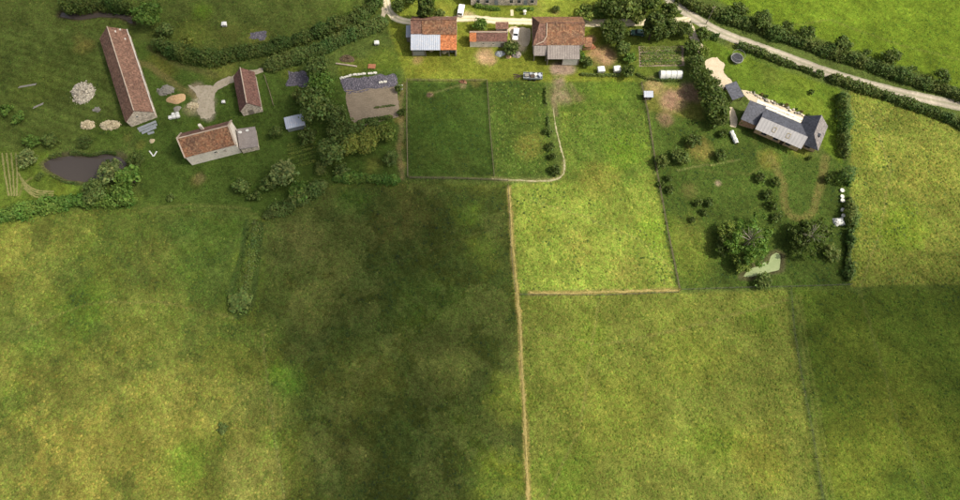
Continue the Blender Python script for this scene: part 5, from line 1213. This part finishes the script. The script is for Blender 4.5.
# trampoline with safety poles
b = P(736, 60); t = empty('trampoline', (b[0], b[1], 0)); tag(t, 'round black trampoline with padded rim on the lawn', 'trampoline')
c36 = [2*math.pi*k/28 for k in range(28)]
MB().prism([(1.55*math.cos(a), 1.55*math.sin(a)) for a in c36], 0.82, 0.86).build('jumping_mat', M['tramp'], t)
MB().tube([(1.72*math.cos(a), 1.72*math.sin(a), 0.86) for a in c36 + [0]], [0.15]*29, 6).build('rim_pad', M['netpole'], t)
for k in range(6):
    a = k*math.pi/3; MB().tube([(1.8*math.cos(a), 1.8*math.sin(a), 0), (1.8*math.cos(a), 1.8*math.sin(a), 2.5)], [0.04, 0.04], 5).build('net_pole', M['netpole'], t)
for k in range(3):
    a = k*2*math.pi/3+0.4; MB().tube([(1.5*math.cos(a-.3), 1.5*math.sin(a-.3), 0.8), (1.6*math.cos(a-.25), 1.6*math.sin(a-.25), 0.04), (1.6*math.cos(a+.25), 1.6*math.sin(a+.25), 0.04), (1.5*math.cos(a+.3), 1.5*math.sin(a+.3), 0.8)], [0.035]*4, 5).build('leg', M['metalgrey'], t)
MB().tube([(1.86*math.cos(a), 1.86*math.sin(a), 2.45) for a in c36 + [0]], [0.035]*29, 5).build('top_ring', M['netpole'], t)

# vehicles
def vehicle(px, py, rz, paint, label, van=False, cat='car', name='parked_car', s=1.0):
    b = P(px, py, 0.5); t = empty(name, (b[0], b[1], 0), rz); t.scale = (s, s, s); tag(t, label, cat)
    L, W = 4.3, 1.76
    if van: lo = [(-2.15,0.3),(2.15,0.3),(2.18,0.75),(2.0,1.0),(1.2,1.12),(-2.15,1.12)]; cab = [(-2.13,1.122),(1.2,1.122),(0.75,1.82),(-2.05,1.86)]
    else: lo = [(-2.15,0.3),(2.15,0.3),(2.18,0.62),(2.05,0.78),(1.0,0.92),(-1.95,0.96),(-2.15,0.8)]; cab = [(-1.9,0.962),(1.0,0.922),(0.35,1.42),(-1.35,1.45)]
    body = MB().extr_y(lo, -W/2, W/2).build('body', M[paint], t, bevel=0.09)
    MB().extr_y(cab, -W/2+0.12, W/2-0.12).build('cabin', M[paint], t, bevel=0.06)
    (xa, za), (xb, zb), (xc, zc), (xd, zd) = cab
    def quad(nm, p, q, h=0.68, out=0.02):
        dx, dz = q[0]-p[0], q[1]-p[1]; l = math.hypot(dx, dz); nx_, nz_ = -dz/l, dx/l
        if nz_ < 0: nx_, nz_ = -nx_, -nz_
        a_ = (p[0]+dx*0.08+nx_*out, p[1]+dz*0.08+nz_*out); b_ = (p[0]+dx*0.9+nx_*out, p[1]+dz*0.9+nz_*out)
        MB().add([(a_[0],-h,a_[1]),(a_[0],h,a_[1]),(b_[0],h*0.9,b_[1]),(b_[0],-h*0.9,b_[1]),(a_[0]-nx_*.03,-h,a_[1]-nz_*.03),(a_[0]-nx_*.03,h,a_[1]-nz_*.03),(b_[0]-nx_*.03,h*0.9,b_[1]-nz_*.03),(b_[0]-nx_*.03,-h*0.9,b_[1]-nz_*.03)],
                 [(0,1,2,3),(7,6,5,4),(0,4,5,1),(1,5,6,2),(2,6,7,3),(3,7,4,0)]).build(nm, M['pane'], t)
    quad('windscreen', (xb, zb), (xc, zc)); quad('rear_window', (xa, za), (xd, zd))
    for sy in (-1, 1):
        y = sy*(W/2-0.115); zlo = max(za, zb)+0.06; zhi = min(zc, zd)-0.1
        for (x0_, x1_) in (((-1.5,-0.45),(-0.35,0.6)) if not van else ((0.0, 0.85),)):
            MB().box(x0_, x1_, min(y, y+sy*0.02), max(y, y+sy*0.02), zlo, zhi).build('side_window', M['pane'], t)
        MB().box(2.1, 2.2, sy*0.62-0.16, sy*0.62+0.16, 0.6, 0.74).build('headlight', M['lamp'], t)
        MB().box(-2.2, -2.1, sy*0.68-0.1, sy*0.68+0.1, 0.66, 0.86).build('tail_light', M['redlamp'], t)
        MB().box(0.75, 0.92, min(sy*0.88, sy*1.02), max(sy*0.88, sy*1.02), 0.92, 1.04).build('mirror', M[paint], t)
        for wx in (-1.32, 1.32):
            w_ = MB().tube([(wx, sy*(W/2-0.2), 0.32), (wx, sy*(W/2+0.01), 0.32)], [0.32, 0.32], 14).build('wheel', M['tyre'], t)
            MB().tube([(wx, sy*(W/2+0.0), 0.32), (wx, sy*(W/2+0.025), 0.32)], [0.19, 0.17], 10).build('rim', M['rim'], w_)
vehicle(515.8, 34.3, R(-97), 'carwhite', 'white car parked on the gravel right of the low outbuilding')
vehicle(461.0, 10.8, R(82), 'carwhite', 'white van parked on the gravel track above the barns', van=True, cat='van', name='parked_van', s=1.0)
vehicle(638, 33.2, R(174), 'cargreen', 'dark green car parked under the dark trees left of the road')

# farm trailer with rack beside the lighter paddock
b = P(532, 78); t = empty('farm_trailer', (b[0], b[1], 0), R(-2)); tag(t, 'grey farm trailer loaded with scrap beside the lighter paddock', 'trailer')
MB().box(-2.6, 2.9, -0.95, 0.95, 0.75, 0.9).build('bed', M['metalgrey'], t)
MB().box(-2.6, 2.9, -1.02, -0.952, 0.75, 1.35).build('side_board', M['metalgrey'], t); MB().box(-2.6, 2.9, 0.952, 1.02, 0.75, 1.35).build('side_board', M['metalgrey'], t)
MB().box(2.902, 2.97, -0.95, 0.95, 0.75, 1.35).build('tail_board', M['metalgrey'], t)
MB().tube([(-2.6, -0.5, 0.7), (-4.3, 0, 0.55)], [0.06, 0.05], 5).build('drawbar', M['darkwood'], t); MB().tube([(-2.6, 0.5, 0.7), (-4.3, 0, 0.55)], [0.06, 0.05], 5).build('drawbar', M['darkwood'], t)
for x in (-0.6, 0.7):
    for sy in (-1, 1):
        w_ = MB().tube([(x, sy*0.98, 0.4), (x, sy*1.2, 0.4)], [0.4, 0.4], 12).build('wheel', M['tyre'], t)
for i, (x, y, l, w2, h2, m_) in enumerate(((-1.6,0.1,1.2,1.0,0.9,'greystone'),(0.0,-0.2,1.3,1.1,0.7,'darkwood'),(1.0,0.3,0.9,0.8,1.0,'offwhite'),(2.2,0.0,0.9,1.2,1.1,'whitemetal'),(-0.5,0.5,0.8,0.5,1.1,'metalgrey'))):
    o = MB().box(-l/2, l/2, -w2/2, w2/2, 0, h2*0.6).build('scrap_crate', M[m_], None, bevel=0.05); o.location = (b[0]+x, b[1]+y, 0.905); o.rotation_euler.z = 0.2*i
    tag(o, ['grey crate at the drawbar end of the farm trailer','dark wooden crate in the middle of the farm trailer','off-white crate near the tail of the farm trailer','pale metal crate at the tail of the farm trailer','upright steel crate at the back of the farm trailer'][i], 'crate', 'load of the farm trailer')
b = P(521, 78); 
for i in range(3):
    o = MB().tube([(-1.1+0.1*i, 0, 0.14), (0, 0.1, 0.18), (1.1, 0, 0.14)], [0.14]*3, 7).build('log', M['darkwood']); o.location = (b[0]-1.2, b[1]+0.9-0.5*i, 0); o.rotation_euler.z = 0.3*i-0.2
    tag(o, ['dark log left of the farm trailer, top of three','dark log left of the farm trailer, middle of three','dark log left of the farm trailer, lowest of three'][i], 'log', 'logs left of the farm trailer')

# left garden odds and ends
a = P(336,64); c = P(357,67)
mb = MB(); mb.tube([(0,0,0.25),((c[0]-a[0])/2,(c[1]-a[1])/2,0.28),(c[0]-a[0],c[1]-a[1],0.25)], [0.22,0.24,0.22], 8); o = mb.build('timber_beam', M['mortar']); o.location = (a[0], a[1], 0); tag(o, 'long pale timber beam lying above the violet sheet', 'beam')
b = P(372,67); t = empty('orange_bench', (b[0], b[1], 0), R(-3)); tag(t, 'orange slatted platform above the violet sheet', 'pallet')
for k in range(6): MB().box(-1.1, 1.1, -0.75+k*0.26, -0.55+k*0.26, 0.3, 0.36).build('slat', M['orange'], t)
for sx in (-0.9, 0.0, 0.9): MB().box(sx-0.08, sx+0.08, -0.75, 0.75, 0.0, 0.298).build('bearer', M['orange'], t)
for k, (x0,y0,x1,y1,lb) in enumerate(((340,79,352,75.5,'white plastic strip on the upper rim of the violet sheet, left piece'),(353,75.3,366,74,'white plastic strip on the upper rim of the violet sheet, middle piece'),(368,74,377,73.2,'white plastic strip on the upper rim of the violet sheet, right piece'),(379,83,387,82,'white plastic strip lying on the violet sheet'))):
    p = np.array(P(x0,y0)[:2]); q = np.array(P(x1,y1)[:2]); d = q-p; L = np.linalg.norm(d); mb = MB()
    for i in range(8):
        z = 0.25+0.12*math.sin(i*2.2+k); mb.box(-L/2+L*i/8, -L/2+L*(i+1.02)/8, -0.3+0.08*math.sin(i*1.9), 0.3+0.08*math.sin(i*1.3), 0.05, z+0.05*(i % 2))
    o = mb.build('plastic_strip', M['offwhite']); o.location = ((p+q)[0]/2, (p+q)[1]/2, 0); o.rotation_euler.z = math.atan2(d[1], d[0]); tag(o, lb, 'plastic strip', 'plastic strips at the violet sheet')
for (px,py,l,a_,lb) in ((27,86,5,12,'pale plank lying in the grass at far left, upper of two'),(38,106,3,30,'pale plank lying in the grass at far left, lower of two')):
    b = P(px,py); mb = MB(); mb.box(-l/2, l/2, -0.28, -0.02, 0.02, 0.1); mb.box(-l/2+0.3, l/2+0.2, 0.02, 0.26, 0.02, 0.12); o = mb.build('plank', M['greystone']); o.location = (b[0], b[1], 0); o.rotation_euler.z = R(a_); tag(o, lb, 'plank')

# white tarp over a wood stack
a = np.array(P(731.5,131,0.8)[:2]); c = np.array(P(737,143,0.8)[:2]); d = c-a; L = np.linalg.norm(d)
t = empty('covered_woodpile', ((a+c)[0]/2, (a+c)[1]/2, 0), math.atan2(d[1], d[0])); tag(t, 'narrow wood stack under white tarp left of the slate house', 'woodpile')
MB().box(-L/2+0.1, L/2-0.1, -0.4, 0.4, 0, 0.9).build('logs', M['darkwood'], t)
mb = MB(); nn = 10
prof = [(-0.62,0.45),(-0.5,0.95),(0,1.2),(0.5,0.95),(0.62,0.45)]
for i in range(nn+1):
    for (y, z) in prof: mb.v.append((-L/2+L*i/nn, y*(1+0.1*math.sin(i*2.0)), z+0.07*math.sin(i*1.7+y*3)))
for i in range(nn):
    for k in range(4): q = i*5+k; mb.f.append((q, q+1, q+6, q+5))
mb.build('tarp', M['white'], t)
# white crumpled sheet over a boat-like frame, and the white tubs above it
b = P(838.5, 222); t = empty('covered_cart', (b[0], b[1], 0), R(8)); tag(t, 'white crumpled sheet over a cart by the ragged hedge', 'covered cart')
rngn = np.random.RandomState(4); mb = MB(); NU = 12
for j in range(NU+1):
    for i in range(NU+1):
        u = (i/NU-0.5)*2; v = (j/NU-0.5)*2; e = max(abs(u), abs(v))
        mb.v.append((u*1.5+rngn.uniform(-.1,.1)+0.25*v*v, v*1.15+rngn.uniform(-.1,.1), max(0.05, 1.0*(1-e**3.2)+rngn.uniform(-.12,.12))))
for j in range(NU):
    for i in range(NU): q = j*(NU+1)+i; mb.f.append((q, q+1, q+NU+2, q+NU+1))
mb.build('sheet', M['white'], t)
MB().box(-1.1, 1.1, -0.7, 0.7, 0.3, 0.55).build('bed', M['greywood'], t)
for sx in (-0.6, 0.6): MB().tube([(sx, -0.85, 0.3), (sx, -0.75, 0.3)], [0.3, 0.3], 12).build('wheel', M['tyre'], t)
for i, (px, py, r, m_) in enumerate(((841.5,191,0.55,'offwhite'),(841.5,197,0.5,'offwhite'),(841.8,201,0.55,'offwhite'),(842,210.5,0.5,'offwhite'),(842.5,216,0.45,'offwhite'))):
    b = P(px, py); t = empty('white_tub', (b[0], b[1], 0)); tag(t, 'white tub beside the hedge right of the mown loop, ' + ['topmost','second from the top','third from the top','fourth from the top','lowest, touching the white sheet'][i], 'tub', 'white tubs by the hedge')
    cs = [2*math.pi*k/14 for k in range(14)]
    MB().tube([(0,0,0),(0,0,0.5)], [r*0.85, r], 14).build('body', M[m_], t)
    MB().tube([(r*math.cos(a), r*math.sin(a), 0.52) for a in cs+[0]], [0.06]*15, 5).build('rim', M['white'], t)
# rockery stones along the terrace
rk = []
for i in range(4):
    rr = random.Random(50+i); mb = MB(); mb.prism([(0.5*math.cos(a)*rr.uniform(.7,1.1), 0.42*math.sin(a)*rr.uniform(.7,1.1)) for a in np.linspace(0, 5.4, 7)], -0.05, [rr.uniform(.25,.5) for _ in range(7)]); rk.append(mb.mesh('stone', M['rubble'] if i < 2 else M['greystone'], bevel=0.08))
rng = random.Random(8)
t = empty('rockery', (*(KO+KN*13.0), 0)); tag(t, 'row of rockery stones along the terrace behind the slate house', 'rockery')
for i in range(26):
    p = KU*(-5.5+i*0.80) + KN*(rng.uniform(-0.35,0.5)); o = link('stone', rk[i % 4], t); o.location = (p[0], p[1], 0); o.rotation_euler.z = rng.uniform(0, 6); k = rng.uniform(0.6,1.2); o.scale = (k, k, k)
for i in range(9):
    p = KO + KU*(-4.2+i*2.1+0.5*math.sin(i*2.3)) + KN*(13.7+0.3*math.sin(i*1.3))
    cm, tm, r0, h0 = PROTO['shrub', i % 4]; tt = empty('border_shrub', (p[0], p[1], 0), i*1.1); s = 0.34 + 0.12*(i % 3); tt.scale = (s, s, s*0.8)
    tag(tt, 'small border shrub behind the rockery, ' + ['first','second','third','fourth','fifth','sixth','seventh','eighth','ninth'][i] + ' from the carport', 'shrub', 'border shrubs behind the rockery')
    c = link('foliage', cm, tt); c.color = (*(GREEN['brown'] if i % 2 else GREEN['dark']), 1); link('stem', tm, tt)
# utility pole at the junction
b = P(706, 24); t = empty('utility_pole', (b[0], b[1], 0), R(25)); tag(t, 'thin wooden utility pole leaning over the road junction', 'utility pole')
MB().tube([(0,0,-0.2),(0,0,7.5)], [0.14,0.10], 7).build('pole', M['greywood'], t); MB().box(-0.6,0.6,-0.06,0.06,7.1,7.22).build('cross_arm', M['greywood'], t)
# garden gate posts / small statue like white ornament by the stone house
b = P(524.5, 14); t = empty('garden_ornament', (b[0], b[1], 0)); tag(t, 'white garden ornament on the grass below the stone house', 'ornament')
MB().tube([(0,0,0),(0,0,0.3),(0,0,0.9),(0,0,1.0)], [0.45,0.4,0.2,0.5], 10).build('pedestal', M['white'], t); MB().tube([(0,0,1.0),(0,0,1.25),(0,0,1.4)], [0.5,0.55,0.1], 10).build('bowl', M['offwhite'], t)

# ------------------------------------------------------------------ meadow grass: tussocks too many to count
rng = np.random.RandomState(77)
NT = 400000
tx = rng.uniform(-158, 158, NT); ty = rng.uniform(-12, 148, NT)
keep = np.abs(tx) < (112 + 0.27 * (ty + 4) + 6); tx, ty = tx[keep], ty[keep]
tc_, td = ground_cover(tx, ty)
clus = fbm(tx, ty, 2.2, 3, 88)
pr = td * (0.45 + 0.7 * sstep(0.42, 0.66, clus)) * 0.55
keep = rng.rand(len(tx)) < pr; tx, ty, tc_, td = tx[keep], ty[keep], tc_[keep], td[keep]
bare = np.zeros(len(tx), bool)
for kd, w, pad in BARE:
    if kd == 'p':
        lo = w.min(0) - 1; hi = w.max(0) + 1; s = (tx > lo[0]) & (tx < hi[0]) & (ty > lo[1]) & (ty < hi[1])
        if s.any(): bare[np.where(s)[0][sdist(tx[s], ty[s], w) < pad + 0.15]] = True
    else:
        bare |= ldist(tx, ty, w) < pad + 0.1
tx, ty, tc_, td = tx[~bare], ty[~bare], tc_[~bare], td[~bare]
n = len(tx); print('tufts', n)
# taller dark dock weeds dotted over the lit fields
wx_, wy_ = rng.uniform(-10, 130, 14000), rng.uniform(40, 112, 14000)
inw = ((sdist(wx_, wy_, poly_w(FIELDS[13][0])) < -0.5) & (rng.rand(14000) < (0.5 + 0.5 * sstep(26, 10, wx_)) * sstep(0.36, 0.60, fbm(wx_, wy_, 9, 3, 93)))) | ((sdist(wx_, wy_, poly_w(FIELDS[17][0])) < -0.5) & (rng.rand(14000) < 0.6 * sstep(0.42, 0.62, fbm(wx_, wy_, 7, 3, 95)))) | ((sdist(wx_, wy_, poly_w(FIELDS[11][0])) < -0.5) & (rng.rand(14000) < 0.6))
wx_, wy_ = wx_[inw], wy_[inw]; nw = len(wx_)
tx = np.concatenate([tx, wx_]); ty = np.concatenate([ty, wy_]); td = np.concatenate([td, np.full(nw, 1.3)])
tc_ = np.concatenate([tc_, np.array((0.072, 0.095, 0.022)) * rng.uniform(0.6, 1.2, (nw, 1))]); n = len(tx)
K = 5
sz = rng.uniform(0.14, 0.42, n) * (0.8 + 0.25 * np.minimum(td, 2.6)); hh = sz * rng.uniform(0.35, 0.9, n)
ang = rng.uniform(0, 6.28, n)[:, None] + np.arange(K)[None, :] * 2 * math.pi / K + rng.uniform(-0.4, 0.4, (n, K))
rr_ = sz[:, None] * rng.uniform(0.6, 1.3, (n, K))
tz = gz(tx, ty)
ringv = np.stack([tx[:, None] + rr_ * np.cos(ang), ty[:, None] + rr_ * np.sin(ang), np.repeat(tz[:, None], K, 1) - 0.01], -1)
apex = np.stack([tx + rng.uniform(-.3, .3, n) * sz, ty + rng.uniform(-.3, .3, n) * sz, tz + hh], -1)
V = np.concatenate([apex[:, None, :], ringv], 1).reshape(-1, 3)
b0 = (np.arange(n) * (K + 1))[:, None]
k_ = np.arange(K)[None, :]
Fc = np.stack([np.repeat(b0, K, 1), b0 + 1 + k_, b0 + 1 + (k_ + 1) % K], -1).reshape(-1, 3)
tone = rng.uniform(0.68, 1.42, n)[:, None]; dry = (rng.rand(n) < 0.16)[:, None]
tcol = tc_ * tone * np.where(dry, np.array((1.32, 1.15, 1.2)), np.array((0.88, 1.0, 0.85)))
og_ = link('meadow_grass', np_mesh('meadow_grass', V, Fc, M['tuft'], np.repeat(np.clip(tcol, 0.01, 0.6), K + 1, 0)))
tag(og_, 'tussocky meadow grass spread over the fields', 'grass', kind='stuff')

# ------------------------------------------------------------------ clouds drifting between sun and fields: their shade lies on the meadows
def cloud(px, py, outline, thick, dens, seed, label, alt=650.0):
    """closed lens of vapour whose shade falls round pixel (px,py); outline = reach in metres every 30 degrees"""
    g = P(px, py); k = alt / SDIR[2]; NA, NR = 72, 16
    c = (g[0] + SDIR[0] * k, g[1] + SDIR[1] * k, alt)
    rad = np.interp(np.arange(NA) * 360 / NA, np.arange(13) * 30, list(outline) + [outline[0]])
    rad = np.convolve(np.concatenate([rad[-3:], rad, rad[:3]]), np.ones(7) / 7, 'valid')
    th = np.arange(NA) * 2 * math.pi / NA
    rad = rad * (1 + 0.22 * (fbm(np.cos(th) * 40 + 100, np.sin(th) * 40 + 100, 14, 4, seed) - 0.5) * 2)
    V = [(0, 0, thick * 0.7), (0, 0, -thick * 0.3)]; fs = []
    for side in (1, -1):
        for j in range(1, NR + 1):
            q = j / NR
            for i in range(NA):
                x = rad[i] * q * math.cos(th[i]); y = rad[i] * q * math.sin(th[i])
                b = 0.55 + 0.9 * float(fbm(x + 500, y + 500, 22, 4, seed + 2))
                z = side * thick * (0.7 if side > 0 else 0.3) * (1 - q ** 3.5) * b
                if j == NR and side < 0: continue
                V.append((x, y, z))
    def idx(side, j, i):
        if j == 0: return 0 if side > 0 else 1
        if j == NR: return 2 + (NR - 1) * NA + i % NA
        return (2 if side > 0 else 2 + NR * NA) + (j - 1) * NA + i % NA
    for side in (1, -1):
        for j in range(NR):
            for i in range(NA):
                f = [idx(side, j, i), idx(side, j + 1, i), idx(side, j + 1, i + 1), idx(side, j, i + 1)]
                if j == 0: f = f[:3]
                fs.append(tuple(f if side > 0 else f[::-1]))
    m = bpy.data.materials.new('cloud_vapour'); m.use_nodes = True; n = m.node_tree; n.nodes.remove(n.nodes['Principled BSDF'])
    v = n.nodes.new('ShaderNodeVolumePrincipled'); v.inputs['Color'].default_value = (0.95, 0.95, 0.97, 1); v.inputs['Density'].default_value = dens; v.inputs['Anisotropy'].default_value = 0.6
    n.links.new(v.outputs[0], n.nodes['Material Output'].inputs['Volume'])
    o = MB().add(V, fs).build('cloud', m, smooth=True); o.location = c; tag(o, label, 'cloud', kind='structure')
#            E   ENE NNE  N  NNW WNW  W  WSW SSW  S  SSE ESE
cloud(400, 360, (31, 32, 38, 82, 84, 44, 29, 25, 30, 60, 42, 31), 36, 0.125, 3, 'broad cloud whose shade lies on the middle meadow')
cloud(190, 90, (66, 62, 60, 70, 90, 110, 100, 66, 46, 40, 52, 62), 20, 0.050, 5, 'thin cloud whose shade lies on the farm at upper left')
cloud(925, 350, (80, 60, 32, 21, 30, 40, 42, 36, 28, 24, 44, 80), 26, 0.085, 7, 'thin cloud whose shade lies on the lower right field')
